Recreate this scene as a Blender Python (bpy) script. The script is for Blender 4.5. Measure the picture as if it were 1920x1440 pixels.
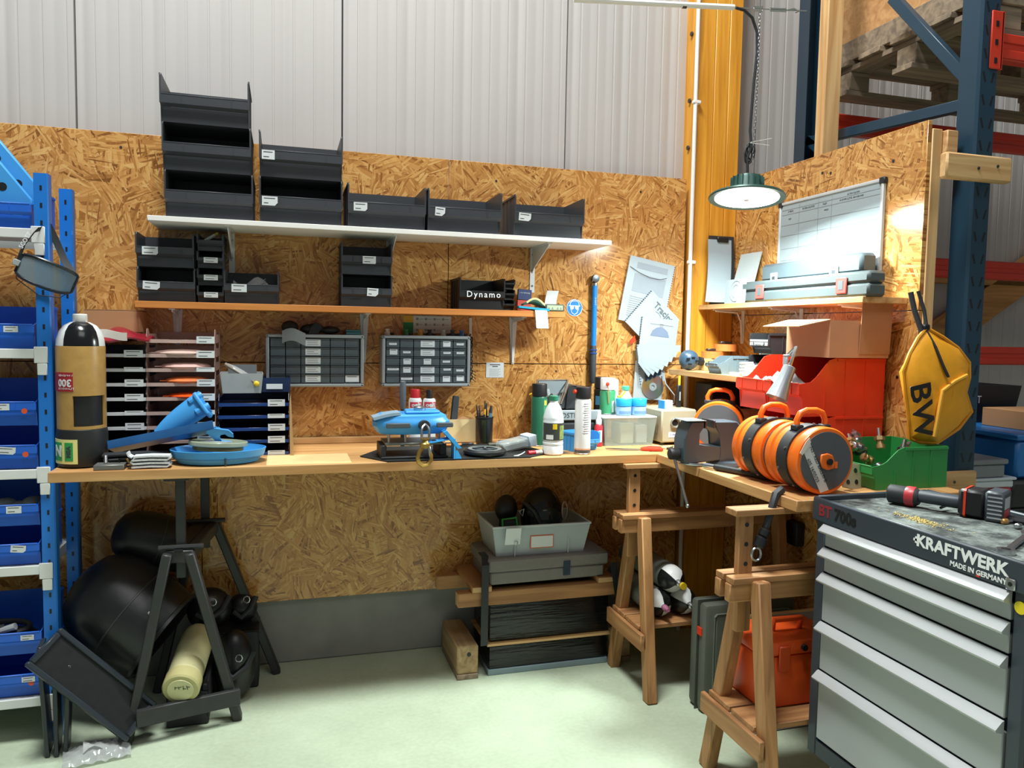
import bpy, bmesh, math, random
from mathutils import Vector, Matrix, Euler
for o in list(bpy.data.objects): bpy.data.objects.remove(o)
SC = bpy.context.scene
COL = SC.collection
rnd = random.Random(7)
PI = math.pi

# ------------------------------------------------------------------ camera
cam = bpy.data.objects.new('camera', bpy.data.cameras.new('camera'))
COL.objects.link(cam)
cam.data.sensor_width = 36.0
cam.data.lens = 26.978
cam.data.clip_start = 0.02
_r, _d, _f = Vector((.958538, -.28442, .017611)), Vector((-.002377, -.069776, -.99756)), Vector((.284955, .956157, -.067559))
_m = Matrix((_r, -_d, -_f)).transposed().to_4x4()
_m.translation = (0, -3.320, 1.436)
cam.matrix_world = _m
SC.camera = cam

# ------------------------------------------------------------------ light
SC.view_settings.view_transform = 'Standard'
SC.view_settings.look = 'None'
SC.view_settings.gamma = 1
SC.view_settings.exposure = 0.0
W = bpy.data.worlds.new('hall_air'); SC.world = W; W.use_nodes = True
W.node_tree.nodes['Background'].inputs[0].default_value = (.93, .97, 1.0, 1)
W.node_tree.nodes['Background'].inputs[1].default_value = .15
def area(name, loc, target, sx, sy, power, col=(1, 1, 1)):
    l = bpy.data.lights.new(name, 'AREA'); l.shape = 'RECTANGLE'; l.size = sx; l.size_y = sy
    l.energy = power; l.color = col
    o = bpy.data.objects.new(name, l); COL.objects.link(o); o.location = loc
    o.rotation_euler = (Vector(target)-Vector(loc)).to_track_quat('-Z', 'Y').to_euler()
    return o
area('hall_light', (-.2, -1.68, 6.2), (.1, -1.45, 0), 1.5, .7, 400, (.97, 1.0, .97))
area('hall_light', (1.2, -5.2, 6.0), (.8, -1.0, 1.0), 3.0, 2.0, 62, (1, .99, .97))

# ------------------------------------------------------------------ helpers
def lin(h):
    if isinstance(h, str):
        h = h.lstrip('#'); c = [int(h[i:i+2], 16)/255 for i in (0, 2, 4)]
    else: c = h
    return tuple(((x/12.92) if x <= .04045 else ((x+.055)/1.055)**2.4) for x in c)+(1,)
MATS = {}
def mt(h, rough=.5, metal=0., var=.10, bump=.0, scale=18., spec=.5, alpha=None, emit=0.):
    key = (h, rough, metal, var, bump, scale, alpha, emit)
    if key in MATS: return MATS[key]
    m = bpy.data.materials.new('paint_%d' % len(MATS)); m.use_nodes = True
    nt = m.node_tree; N = nt.nodes; L = nt.links; p = N['Principled BSDF']; out = N['Material Output']
    c = lin(h)
    p.inputs['Base Color'].default_value = c
    p.inputs['Roughness'].default_value = rough; p.inputs['Metallic'].default_value = metal
    p.inputs['Specular IOR Level'].default_value = spec
    if emit: p.inputs['Emission Color'].default_value = c; p.inputs['Emission Strength'].default_value = emit
    if var or bump:
        tc = N.new('ShaderNodeTexCoord'); nz = N.new('ShaderNodeTexNoise')
        nz.inputs['Scale'].default_value = scale; nz.inputs['Detail'].default_value = 4
        L.new(tc.outputs['Object'], nz.inputs['Vector'])
        if var:
            mx = N.new('ShaderNodeMix'); mx.data_type = 'RGBA'
            mx.inputs['A'].default_value = tuple(min(1, x*(1+var)) for x in c[:3])+(1,)
            mx.inputs['B'].default_value = tuple(x*(1-var*1.4) for x in c[:3])+(1,)
            L.new(nz.outputs['Fac'], mx.inputs['Factor']); L.new(mx.outputs['Result'], p.inputs['Base Color'])
        if bump:
            b = N.new('ShaderNodeBump'); b.inputs['Strength'].default_value = bump; b.inputs['Distance'].default_value = .004
            L.new(nz.outputs['Fac'], b.inputs['Height']); L.new(b.outputs['Normal'], p.inputs['Normal'])
    if alpha is not None:
        tr = N.new('ShaderNodeBsdfTransparent'); ms = N.new('ShaderNodeMixShader')
        ms.inputs['Fac'].default_value = alpha
        L.new(tr.outputs[0], ms.inputs[1]); L.new(p.outputs[0], ms.inputs[2]); L.new(ms.outputs[0], out.inputs['Surface'])
    MATS[key] = m
    return m
def wood(a, b, axis='x', rough=.6, scale=1.0, knots=True):
    key = ('wood', a, b, axis, rough, scale)
    if key in MATS: return MATS[key]
    m = bpy.data.materials.new('wood_%d' % len(MATS)); m.use_nodes = True
    nt = m.node_tree; N = nt.nodes; L = nt.links; p = N['Principled BSDF']
    tc = N.new('ShaderNodeTexCoord'); mp = N.new('ShaderNodeMapping')
    s = [34*scale]*3; s['xyz'.index(axis)] = 2.0*scale
    mp.inputs['Scale'].default_value = s
    oi = N.new('ShaderNodeObjectInfo'); mu = N.new('ShaderNodeVectorMath'); mu.operation = 'ADD'
    L.new(tc.outputs['Object'], mp.inputs['Vector']); L.new(mp.outputs[0], mu.inputs[0])
    rr = N.new('ShaderNodeMath'); rr.operation = 'MULTIPLY'; rr.inputs[1].default_value = 40
    L.new(oi.outputs['Random'], rr.inputs[0]); L.new(rr.outputs[0], mu.inputs[1])
    n1 = N.new('ShaderNodeTexNoise'); n1.inputs['Scale'].default_value = 1.; n1.inputs['Detail'].default_value = 5; n1.inputs['Distortion'].default_value = .6
    L.new(mu.outputs[0], n1.inputs['Vector'])
    rp = N.new('ShaderNodeValToRGB'); e = rp.color_ramp.elements
    e[0].position = .32; e[0].color = lin(a); e[1].position = .68; e[1].color = lin(b)
    L.new(n1.outputs['Fac'], rp.inputs['Fac']); L.new(rp.outputs['Color'], p.inputs['Base Color'])
    p.inputs['Roughness'].default_value = rough
    bp = N.new('ShaderNodeBump'); bp.inputs['Strength'].default_value = .25; bp.inputs['Distance'].default_value = .002
    L.new(n1.outputs['Fac'], bp.inputs['Height']); L.new(bp.outputs['Normal'], p.inputs['Normal'])
    MATS[key] = m
    return m
def osb(plane):
    """strand board: short flakes laid at random angles; plane = the two axes the board lies in"""
    m = bpy.data.materials.new('strand_board_'+plane); m.use_nodes = True
    nt = m.node_tree; N = nt.nodes; L = nt.links; p = N['Principled BSDF']
    tc = N.new('ShaderNodeTexCoord'); sx = N.new('ShaderNodeSeparateXYZ'); cb = N.new('ShaderNodeCombineXYZ')
    L.new(tc.outputs['Object'], sx.inputs[0])
    L.new(sx.outputs['XYZ'.index(plane[0].upper())], cb.inputs[0]); L.new(sx.outputs['XYZ'.index(plane[1].upper())], cb.inputs[1])
    def layer(seed, cell, sl, sw):
        ad = N.new('ShaderNodeVectorMath'); ad.operation = 'ADD'; ad.inputs[1].default_value = (seed*3.17, seed*1.71, 0)
        L.new(cb.outputs[0], ad.inputs[0])
        dn = N.new('ShaderNodeTexNoise'); dn.inputs['Scale'].default_value = 22; dn.inputs['Detail'].default_value = 1
        L.new(ad.outputs[0], dn.inputs['Vector'])
        sc_ = N.new('ShaderNodeVectorMath'); sc_.operation = 'SCALE'; sc_.inputs['Scale'].default_value = .035
        L.new(dn.outputs['Color'], sc_.inputs[0])
        a2 = N.new('ShaderNodeVectorMath'); a2.operation = 'ADD'; L.new(ad.outputs[0], a2.inputs[0]); L.new(sc_.outputs[0], a2.inputs[1])
        vo = N.new('ShaderNodeTexVoronoi'); vo.voronoi_dimensions = '2D'; vo.inputs['Scale'].default_value = cell
        L.new(a2.outputs[0], vo.inputs['Vector'])
        sp = N.new('ShaderNodeSeparateColor'); L.new(vo.outputs['Color'], sp.inputs[0])
        an = N.new('ShaderNodeMath'); an.operation = 'MULTIPLY'; an.inputs[1].default_value = PI*1.0
        L.new(sp.outputs[0], an.inputs[0])
        vr = N.new('ShaderNodeVectorRotate'); vr.rotation_type = 'Z_AXIS'
        L.new(ad.outputs[0], vr.inputs['Vector']); L.new(an.outputs[0], vr.inputs['Angle'])
        mp = N.new('ShaderNodeMapping'); mp.inputs['Scale'].default_value = (sl, sw, 1); L.new(vr.outputs[0], mp.inputs['Vector'])
        v2 = N.new('ShaderNodeTexVoronoi'); v2.voronoi_dimensions = '2D'; v2.inputs['Scale'].default_value = 1
        L.new(mp.outputs[0], v2.inputs['Vector'])
        s2 = N.new('ShaderNodeSeparateColor'); L.new(v2.outputs['Color'], s2.inputs[0])
        return s2.outputs[0], s2.outputs[1], v2.outputs['Distance'], sp.outputs[1]
    A = layer(1, 13, 11, 80); Bq = layer(5, 10, 12, 120); Cq = layer(9, 7, 9, 70); Dq = layer(13, 9, 15, 190)
    def mixf(f, a, b):
        mx = N.new('ShaderNodeMix'); mx.data_type = 'FLOAT'
        if isinstance(f, float): mx.inputs['Factor'].default_value = f
        else: L.new(f, mx.inputs['Factor'])
        L.new(a, mx.inputs['A']); L.new(b, mx.inputs['B']); return mx.outputs['Result']
    def gt(a, v):
        g = N.new('ShaderNodeMath'); g.operation = 'GREATER_THAN'; g.inputs[1].default_value = v; L.new(a, g.inputs[0]); return g.outputs[0]
    t = mixf(gt(Bq[1], .55), A[0], Bq[0]); t = mixf(gt(Cq[1], .70), t, Cq[0]); t = mixf(gt(Dq[1], .66), t, Dq[0])
    fn = N.new('ShaderNodeTexNoise'); fn.inputs['Scale'].default_value = 150; fn.inputs['Detail'].default_value = 3; L.new(cb.outputs[0], fn.inputs['Vector'])
    t2 = mixf(.18, t, fn.outputs['Fac'])
    big = N.new('ShaderNodeTexNoise'); big.inputs['Scale'].default_value = 2.2; L.new(cb.outputs[0], big.inputs['Vector'])
    t3 = mixf(.15, t2, big.outputs['Fac'])
    rp = N.new('ShaderNodeValToRGB'); e = rp.color_ramp.elements
    e[0].position = .08; e[0].color = lin('#5a3a20'); e[1].position = .95; e[1].color = lin('#e8cc98')
    for pos, c in ((.17, '#8f5a2b'), (.27, '#b27b40'), (.5, '#c48c4e'), (.74, '#d3a15f'), (.88, '#deb372')):
        q = e.new(pos); q.color = lin(c)
    L.new(t3, rp.inputs['Fac']); L.new(rp.outputs['Color'], p.inputs['Base Color'])
    p.inputs['Roughness'].default_value = .15
    bp = N.new('ShaderNodeBump'); bp.inputs['Strength'].default_value = .35; bp.inputs['Distance'].default_value = .003
    L.new(t, bp.inputs['Height']); L.new(bp.outputs['Normal'], p.inputs['Normal'])
    return m

class B:
    """collects shapes into one mesh; .m(material) switches the material of what follows"""
    def __init__(s, mat=None):
        s.bm = bmesh.new(); s.ms = []; s.i = 0; s.M = Matrix()
        if mat: s.m(mat)
    def m(s, mat):
        if mat not in s.ms: s.ms.append(mat)
        s.i = s.ms.index(mat); return s
    def at(s, loc=(0, 0, 0), rot=(0, 0, 0)):
        s.M = Matrix.Translation(loc) @ Euler(rot).to_matrix().to_4x4(); return s
    def v(s, *p): return s.bm.verts.new(s.M @ Vector(p))
    def f(s, vs):
        try: q = s.bm.faces.new(vs)
        except ValueError: return None
        q.material_index = s.i; return q
    def hexa(s, c, bev=0, seg=1):
        v = [s.v(*p) for p in c]
        fs = [s.f([v[k] for k in q]) for q in ((0, 3, 2, 1), (4, 5, 6, 7), (0, 1, 5, 4), (1, 2, 6, 5), (2, 3, 7, 6), (3, 0, 4, 7))]
        if bev:
            es = list({e for q in fs if q for e in q.edges})
            bmesh.ops.bevel(s.bm, geom=es, offset=bev, segments=seg, affect='EDGES', profile=.5, material=-1)
        return s
    def box(s, x0, x1, y0, y1, z0, z1, bev=0, seg=1):
        return s.hexa([(x0, y0, z0), (x1, y0, z0), (x1, y1, z0), (x0, y1, z0), (x0, y0, z1), (x1, y0, z1), (x1, y1, z1), (x0, y1, z1)], bev, seg)
    def frame(s, p, q, up=(0, 0, 1)):
        p = Vector(p); q = Vector(q); d = (q-p).normalized(); u = Vector(up)
        if abs(d.dot(u)) > .98: u = Vector((0, 1, 0))
        w = d.cross(u).normalized(); u = w.cross(d); return p, q, d, w, u
    def bar(s, p, q, w, h, up=(0, 0, 1), bev=0):
        p, q, d, a, u = s.frame(p, q, up); a = a*w/2; u = u*h/2
        return s.hexa([p-a-u, p+a-u, q+a-u, q-a-u, p-a+u, p+a+u, q+a+u, q-a+u], bev)
    def ring(s, c, a, u, r, n): return [s.v(*(c+a*(r*math.cos(2*PI*k/n))+u*(r*math.sin(2*PI*k/n)))) for k in range(n)]
    def skin(s, rings, cap=True, closed=False):
        n = len(rings[0]); R = rings+([rings[0]] if closed else [])
        for a, b in zip(R, R[1:]):
            for k in range(n): s.f([a[k], a[(k+1) % n], b[(k+1) % n], b[k]])
        if cap and not closed: s.f(list(reversed(rings[0]))); s.f(rings[-1])
        return s
    def cyl(s, p, q, r, r2=None, n=16, cap=True):
        p, q, d, a, u = s.frame(p, q); r2 = r if r2 is None else r2
        return s.skin([s.ring(p, a, u, r, n), s.ring(q, a, u, r2, n)], cap)
    def tube(s, pts, r, n=6, closed=False, cap=True):
        P = [Vector(p) for p in pts]; rings = []; u0 = None
        for k, c in enumerate(P):
            d = (P[(k+1) % len(P)]-P[k-1]) if closed or 0 < k < len(P)-1 else (P[1]-P[0] if k == 0 else P[-1]-P[-2])
            d.normalize()
            if u0 is None:
                u0 = Vector((0, 0, 1)) if abs(d.z) < .9 else Vector((0, 1, 0))
            a = d.cross(u0).normalized(); u0 = a.cross(d)
            rings.append(s.ring(c, a, u0, r[k] if isinstance(r, (list, tuple)) else r, n))
        return s.skin(rings, cap, closed)
    def band(s, pts, w, t, side=(0, 1, 0)):
        """flat strap along pts: width w along side, thickness t"""
        P = [Vector(p) for p in pts]; sd = Vector(side).normalized(); rings = []
        for k, c in enumerate(P):
            d = P[min(k+1, len(P)-1)]-P[max(k-1, 0)]; nn = d.cross(sd).normalized()*t/2; a = sd*w/2
            rings.append([s.v(*(c-a-nn)), s.v(*(c+a-nn)), s.v(*(c+a+nn)), s.v(*(c-a+nn))])
        return s.skin(rings)
    def lathe(s, prof, n=24, c=(0, 0, 0), ax='z', cap=True, a0=0., a1=2*PI):
        full = abs(a1-a0-2*PI) < 1e-6; c = Vector(c); rings = []
        for r, h in prof:
            ring = []
            for k in range(n if full else n+1):
                t = a0+(a1-a0)*k/n; x, y = r*math.cos(t), r*math.sin(t)
                ring.append(s.v(*(c+Vector({'z': (x, y, h), 'y': (x, h, -y), 'x': (h, x, y)}[ax]))))
            rings.append(ring)
        for a, b in zip(rings, rings[1:]):
            for k in range(n):
                k2 = (k+1) % n if full else k+1
                s.f([a[k], a[k2], b[k2], b[k]])
        if cap and full: s.f(list(reversed(rings[0]))); s.f(rings[-1])
        return s
    def prism(s, poly, a, b, ax='y', bev=0):
        mp = {'y': lambda p, t: (p[0], t, p[1]), 'x': lambda p, t: (t, p[0], p[1]), 'z': lambda p, t: (p[0], p[1], t)}[ax]
        A = [s.v(*mp(p, a)) for p in poly]; C = [s.v(*mp(p, b)) for p in poly]
        n = len(poly); fs = []
        for k in range(n): fs.append(s.f([A[k], A[(k+1) % n], C[(k+1) % n], C[k]]))
        fs.append(s.f(list(reversed(A)))); fs.append(s.f(C))
        if bev: bmesh.ops.bevel(s.bm, geom=list({e for q in fs if q for e in q.edges}), offset=bev, segments=1, affect='EDGES', material=-1)
        return s
    def ell(s, c, rx, ry, rz, nu=16, nv=10, v0=-PI/2, v1=PI/2):
        rings = []
        for j in range(nv+1):
            t = v0+(v1-v0)*j/nv; q = max(math.cos(t), .001)
            rings.append([s.v(c[0]+rx*q*math.cos(2*PI*k/nu), c[1]+ry*q*math.sin(2*PI*k/nu), c[2]+rz*math.sin(t)) for k in range(nu)])
        return s.skin(rings)
    def grid(s, fn, nu, nv, t=0.0):
        G = [[Vector(fn(i/nu, j/nv)) for j in range(nv+1)] for i in range(nu+1)]
        def put(H): return [[s.v(*p) for p in row] for row in H]
        a = put(G)
        for i in range(nu):
            for j in range(nv): s.f([a[i][j], a[i+1][j], a[i+1][j+1], a[i][j+1]])
        if t:
            H = []
            for i in range(nu+1):
                row = []
                for j in range(nv+1):
                    du = G[min(i+1, nu)][j]-G[max(i-1, 0)][j]; dv = G[i][min(j+1, nv)]-G[i][max(j-1, 0)]
                    row.append(G[i][j]-du.cross(dv).normalized()*t)
                H.append(row)
            b = put(H)
            for i in range(nu):
                for j in range(nv): s.f([b[i][j], b[i][j+1], b[i+1][j+1], b[i+1][j]])
            for i in range(nu): s.f([a[i][0], b[i][0], b[i+1][0], a[i+1][0]]); s.f([a[i][nv], a[i+1][nv], b[i+1][nv], b[i][nv]])
            for j in range(nv): s.f([a[0][j], a[0][j+1], b[0][j+1], b[0][j]]); s.f([a[nu][j], b[nu][j], b[nu][j+1], a[nu][j+1]])
        return s
    def mesh(s, name):
        bm = s.bm
        bmesh.ops.recalc_face_normals(bm, faces=bm.faces)
        for q in bm.faces: q.smooth = True
        for e in bm.edges:
            if len(e.link_faces) == 2:
                try: e.smooth = e.calc_face_angle() < .62
                except Exception: e.smooth = False
        me = bpy.data.meshes.new(name); bm.to_mesh(me); bm.free()
        for x in s.ms: me.materials.append(x)
        return me
def ob(name, b, parent=None, loc=None, rot=None):
    me = b.mesh(name) if isinstance(b, B) else b
    o = bpy.data.objects.new(name, me); COL.objects.link(o)
    if parent is not None: o.parent = parent
    if loc is not None: o.location = loc
    if rot is not None: o.rotation_euler = rot
    return o
def tag(o, label, cat, group=None, kind=None):
    o['label'] = label
    if cat: o['category'] = cat
    if group: o['group'] = group
    if kind: o['kind'] = kind
    return o
def thing(name, label, cat, loc=(0, 0, 0), rot=(0, 0, 0), group=None):
    o = bpy.data.objects.new(name, None); COL.objects.link(o); o.empty_display_size = .05
    o.location = loc; o.rotation_euler = rot
    return tag(o, label, cat, group)
def struct(o, label, cat=None):
    o['kind'] = 'structure'; o['label'] = label
    if cat: o['category'] = cat
    return o
def dup(root, loc, rot=None, label=None):
    """copy of a thing with copies of its parts and sub-parts"""
    r = root.copy(); COL.objects.link(r); r.location = loc
    if rot is not None: r.rotation_euler = rot
    if label: r['label'] = label
    for ch in list(root.children):
        c = ch.copy(); COL.objects.link(c); c.parent = r
        for g in list(ch.children):
            d = g.copy(); COL.objects.link(d); d.parent = c
    return r
FRONT = (PI/2, 0, 0); LEFT = (PI/2, 0, -PI/2)
def text(body, size, mat, parent, loc, rot=FRONT, name='lettering', ext=.0004, sx=1., bold=0., align='CENTER', sp=1.):
    cu = bpy.data.curves.new('lettering', 'FONT'); cu.body = body; cu.size = size; cu.extrude = ext
    cu.align_x = align; cu.align_y = 'CENTER'; cu.offset = bold; cu.resolution_u = 2; cu.space_character = sp
    t = bpy.data.objects.new('tmp', cu); me = bpy.data.meshes.new_from_object(t)
    bpy.data.objects.remove(t); me.materials.clear(); me.materials.append(mat)
    o = bpy.data.objects.new(name, me); COL.objects.link(o); o.parent = parent
    o.location = loc; o.rotation_euler = rot; o.scale = (sx, 1, 1)
    return o
PAPER = mt('#d3d8da', .6, var=.03); INK = mt('#3a3d42', .6, var=0); INKL = mt('#8d9196', .6, var=0)
def label_mesh(w, h, lines=2, cut=0, seed=0):
    """paper label facing -y, centred on the origin, with printed lines"""
    r = random.Random(seed); b = B(PAPER)
    c = cut*h
    b.prism([(-w/2, -h/2), (w/2-c, -h/2), (w/2, -h/2+c), (w/2, h/2), (-w/2, h/2)] if cut else [(-w/2, -h/2), (w/2, -h/2), (w/2, h/2), (-w/2, h/2)], -.0007, 0)
    b.m(INKL if lines > 2 else INK)
    for k in range(lines):
        z = h*(.28-.52*k/max(lines-1, 1)); x1 = -w*.38+w*(.72-.3*(k % 2)*r.random())
        b.box(-w*.38, x1-(c if k == lines-1 else 0), -.0010, -.0006, z-h*.045, z+h*.045)
    return b.mesh('label')
def mk_label(parent, loc, w, h, lines=2, cut=0, seed=0, rot=None, name='label'):
    return ob(name, label_mesh(w, h, lines, cut, seed), parent, loc, rot)

def marks(n, size, mat, parent, loc, rot=FRONT, name='lettering', seed=0):
    """a run of n short strokes for lettering too small to read, centred like text()"""
    r = random.Random(n*31+seed); b = B(mat); w = size*.62; x = -n*w/2
    for k in range(n):
        h = size*(.36 if r.random() < .6 else .26); sl = (r.random()-.5)*w*.5
        b.bar((x+w*.25, -h, .0002), (x+w*.25+sl, h, .0002), size*.13, .0005, (0, 0, 1))
        if r.random() < .75: z = (r.random()-.5)*h; b.bar((x+w*.25, z, .0002), (x+w*.85, z+(r.random()-.5)*h, .0002), size*.12, .0005, (0, 0, 1))
        x += w
    return ob(name, b, parent, loc, rot)
# ------------------------------------------------------------------ materials
OSBB = osb('xz'); OSBR = osb('yz')
M_METAL = mt('#bab6b4', .45, var=.04, scale=3)
M_PLINTH = mt('#8f8f8a', .85, var=.18, bump=.3, scale=9)
M_BLACK = mt('#3a3d42', .42, var=.08)          # charcoal bin plastic
M_BLK = mt('#16181a', .45, var=.1)
M_BLK2 = mt('#25282b', .6, var=.15)
M_WHITE = mt('#eceae6', .45, var=.04)
M_STEEL = mt('#b9bcbf', .32, 1., var=.06)
M_DSTEEL = mt('#5d6164', .4, 1., var=.1)
M_ZINC = mt('#c9a35a', .35, .9, var=.15)
M_BLUE = mt('#2265d0', .38, var=.08)           # blue bins
M_RACK = mt('#1b74cf', .38, var=.07)
M_SKY = mt('#429ade', .40, var=.07)            # device blue
M_ORANGE = mt('#f0701c', .35, var=.08)
M_RED = mt('#dc3c20', .36, var=.08)
M_GREEN = mt('#2d8a46', .42, var=.08)
M_DGREY = mt('#3d444b', .45, var=.08)
M_GREY = mt('#9a9ea1', .45, var=.06)
M_LGREY = mt('#c5c8ca', .45, var=.05)
M_CARD = mt('#b98a5f', .8, var=.1, scale=6)
M_CLEAR = mt('#dfe6e6', .15, var=0, alpha=.32)
M_FROST = mt('#ccd6d6', .35, var=.04, alpha=.62)
M_FILM = mt('#e6e8ea', .12, var=0, alpha=.28)
W_PINEX = wood('#b98a55', '#dcb681', 'x'); W_PINEY = wood('#b98a55', '#dcb681', 'y'); W_PINEZ = wood('#b98a55', '#dcb681', 'z')
W_TRX = wood('#8d6039', '#b78655', 'x'); W_TRY = wood('#8d6039', '#b78655', 'y'); W_TRZ = wood('#8d6039', '#b78655', 'z')
W_GLU = wood('#c8831f', '#e9a63a', 'z', rough=.45)
W_OLDX = wood('#6d6052', '#a08c74', 'x', .8); W_OLDY = wood('#6d6052', '#a08c74', 'y', .8); W_OLDZ = wood('#6d6052', '#a08c74', 'z', .8)

# ------------------------------------------------------------------ floor and walls
fm = bpy.data.materials.new('concrete_floor'); fm.use_nodes = True
N = fm.node_tree.nodes; L = fm.node_tree.links; p = N['Principled BSDF']
tc = N.new('ShaderNodeTexCoord'); n1 = N.new('ShaderNodeTexNoise'); n1.inputs['Scale'].default_value = 1.6; n1.inputs['Detail'].default_value = 8; n1.inputs['Roughness'].default_value = .65
n2 = N.new('ShaderNodeTexNoise'); n2.inputs['Scale'].default_value = 60; n2.inputs['Detail'].default_value = 4
L.new(tc.outputs['Object'], n1.inputs['Vector']); L.new(tc.outputs['Object'], n2.inputs['Vector'])
rp = N.new('ShaderNodeValToRGB'); e = rp.color_ramp.elements; e[0].position = .3; e[0].color = lin('#a3b097'); e[1].position = .7; e[1].color = lin('#c4d2b8')
mx = N.new('ShaderNodeMix'); mx.data_type = 'FLOAT'; mx.inputs['Factor'].default_value = .25
L.new(n1.outputs['Fac'], mx.inputs['A']); L.new(n2.outputs['Fac'], mx.inputs['B']); L.new(mx.outputs['Result'], rp.inputs['Fac']); L.new(rp.outputs['Color'], p.inputs['Base Color'])
p.inputs['Roughness'].default_value = .55
bp = N.new('ShaderNodeBump'); bp.inputs['Strength'].default_value = .12; bp.inputs['Distance'].default_value = .003; L.new(n2.outputs['Fac'], bp.inputs['Height']); L.new(bp.outputs['Normal'], p.inputs['Normal'])
struct(ob('floor', B(fm).box(-3, 6.5, -6.5, .2, -.05, 0)), 'pale smooth concrete workshop floor', None)

wall = bpy.data.objects.new('wall_back', None); COL.objects.link(wall); struct(wall, 'back wall of ribbed white metal cladding on a concrete plinth with strand board in front', None)
ob('plinth', B(M_PLINTH).box(-3, 6.5, .03, .2, 0, .32, .006), wall)
def cladding():
    b = B(M_METAL); pts = [(.004, .0)]
    x = .03
    for k in range(12):
        x0 = .004+k*.083
        d = .0024 if k % 3 == 0 else .0010
        pts += [(x0+.012, 0), (x0+.018, d), (x0+.030, d), (x0+.036, 0), (x0+.058, 0), (x0+.060, .0016), (x0+.066, .0016), (x0+.068, 0)]
    pts += [(1.007, 0), (1.009, .03), (.002, .03)]
    b.prism(pts, .30, 3.9, 'z')
    return b.mesh('cladding_panel')
cl = cladding()
for k in range(8): ob('cladding_panel', cl, wall, (-2.791+1.0105*k, .085, 0))
ob('cladding_back', B(M_BLK2).box(-3, 6.5, .118, .2, .3, 3.9), wall)
for (x0, x1, z0, z1) in ((-2.2, -.325, .283, 1.291), (-.322, 1.839, .283, 1.291), (-2.2, .688, 1.2945, 2.176), (.691, 1.839, 1.2945, 2.176)):
    ob('strand_board', B(OSBB).box(x0, x1, 0, .016, z0, z1, .0012), wall)
for x, z in ((-.6, 2.12), (.2, 2.12), (.9, 2.1), (1.6, 2.1), (.6, 1.33), (1.2, 1.26), (1.62, 1.33)):
    ob('screw', B(M_DSTEEL).cyl((x, -.0012, z), (x, .002, z), .005, n=8), wall)

col = thing('glulam_column', 'tall honey-yellow glued timber column in the corner behind the pendant lamp', 'column', (0, 0, 0)); struct(col, col['label'], 'column')
for k, (x0, x1) in enumerate(((1.862, 1.945), (1.9465, 2.02), (2.0215, 2.088))):
    ob('lamella', B(W_GLU).box(x0, x1, -.04, .116, 0, 3.9, .003), col)
for z in (2.86, 2.55, 2.33):
    ob('bolt', B(M_DSTEEL).cyl((1.8605, .03, z), (1.852, .03, z), .011, n=6), col)

wr = bpy.data.objects.new('wall_right', None); COL.objects.link(wr); struct(wr, 'strand board partition on a timber stud beside the pallet rack', None)
ob('strand_board', B(OSBR).box(2.09, 2.107, -1.18, -.03, 0, 1.533, .0012), wr)
ob('strand_board', B(OSBR).box(2.09, 2.107, -1.18, -.03, 1.536, 2.176, .0012), wr)
ob('stud', B(W_PINEZ).box(2.1075, 2.152, -1.182, -1.11, 0, 2.15, .003), wr)
ob('stud', B(W_PINEZ).box(2.125, 2.20, -.60, -.545, 1.7, 3.6, .003), wr)
ob('stud', B(W_PINEZ).box(2.1075, 2.17, -.45, -.38, 0, 2.1, .003), wr)
ob('block', B(W_PINEX).box(2.153, 2.20, -1.2, -1.13, 2.05, 2.145, .003), wr)
ob('block', B(W_PINEX).box(2.06, 2.335, -1.295, -1.262, 1.962, 2.045, .006), wr)
ob('block', B(W_PINEX).box(2.108, 2.30, -1.262, -1.2395, .905, .985, .006), wr)
for y, z in ((-.70, 2.09), (-.65, 2.10), (-1.03, 2.07), (-.95, 1.62), (-1.1, 1.3)):
    ob('screw', B(M_DSTEEL).cyl((2.0885, y, z), (2.092, y, z), .006, n=8), wr)
for x, z in ((2.19, 2.0), (2.27, 2.012), (2.14, .94), (2.2, .95)):
    ob('screw', B(M_DSTEEL).cyl((x, -1.2975 if z > 1 else -1.264, z), (x, -1.28 if z > 1 else -1.25, z), .005, n=8), wr)

b = B(M_WHITE).tube([(1.842, -.052, .0), (1.842, -.052, 3.9)], .0095, 12)
cd = ob('conduit_pipe', b); tag(cd, 'thin white plastic conduit running up the corner beside the yellow column', 'pipe')
for z in (1.0, 1.78, 2.52):
    ob('clip', B(M_WHITE).box(1.829, 1.868, -.062, -.040, z-.008, z+.008, .003), cd)

# timber wind braces on the wall behind the rack
tb = thing('timber_brace', 'wide diagonal timber brace on the wall behind the pallet rack', 'beam', (0, 0, 0)); struct(tb, tb['label'], 'beam')
WBR = wood('#a9763d', '#cf9a58', 'x')
ob('diagonal', B(WBR).bar((3.05, .04, 1.22), (4.9, .04, 2.36), .06, .17, (0, 0, 1), .003), tb)
ob('cross_rail', B(WBR).box(2.3, 6, .01, .07, 1.74, 1.83, .003), tb)

# ------------------------------------------------------------------ pallet rack at the right
M_NAVY = mt('#1d3a4d', .4, var=.08); M_BEAM = mt('#d5391f', .4, var=.08)
rk = thing('pallet_rack', 'dark blue pallet rack frame with orange-red beams behind the partition', 'rack', (2.27, -1.2, 0))
def upright():
    b = B(M_NAVY); w = .042
    b.prism([(-w, .04), (-w, -.032), (-w+.008, -.04), (w-.008, -.04), (w, -.032), (w, .04), (w-.003, .04), (w-.003, -.03), (-w+.003, -.03), (-w+.003, .04)], 0, 3.6, 'z')
    b.m(M_BLK)
    for k in range(46):
        z = .12+k*.0758
        for s in (-1, 1):
            b.bar((s*.013, -.0402, z-.016), (s*.023, -.0402, z+.016), .0075, .0006, (0, -1, 0))
    return b.mesh('upright')
up = upright()
ob('upright', up, rk, (0, 0, 0)); ob('upright', up, rk, (-.02, .87, 0), (0, 0, PI))
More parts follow.
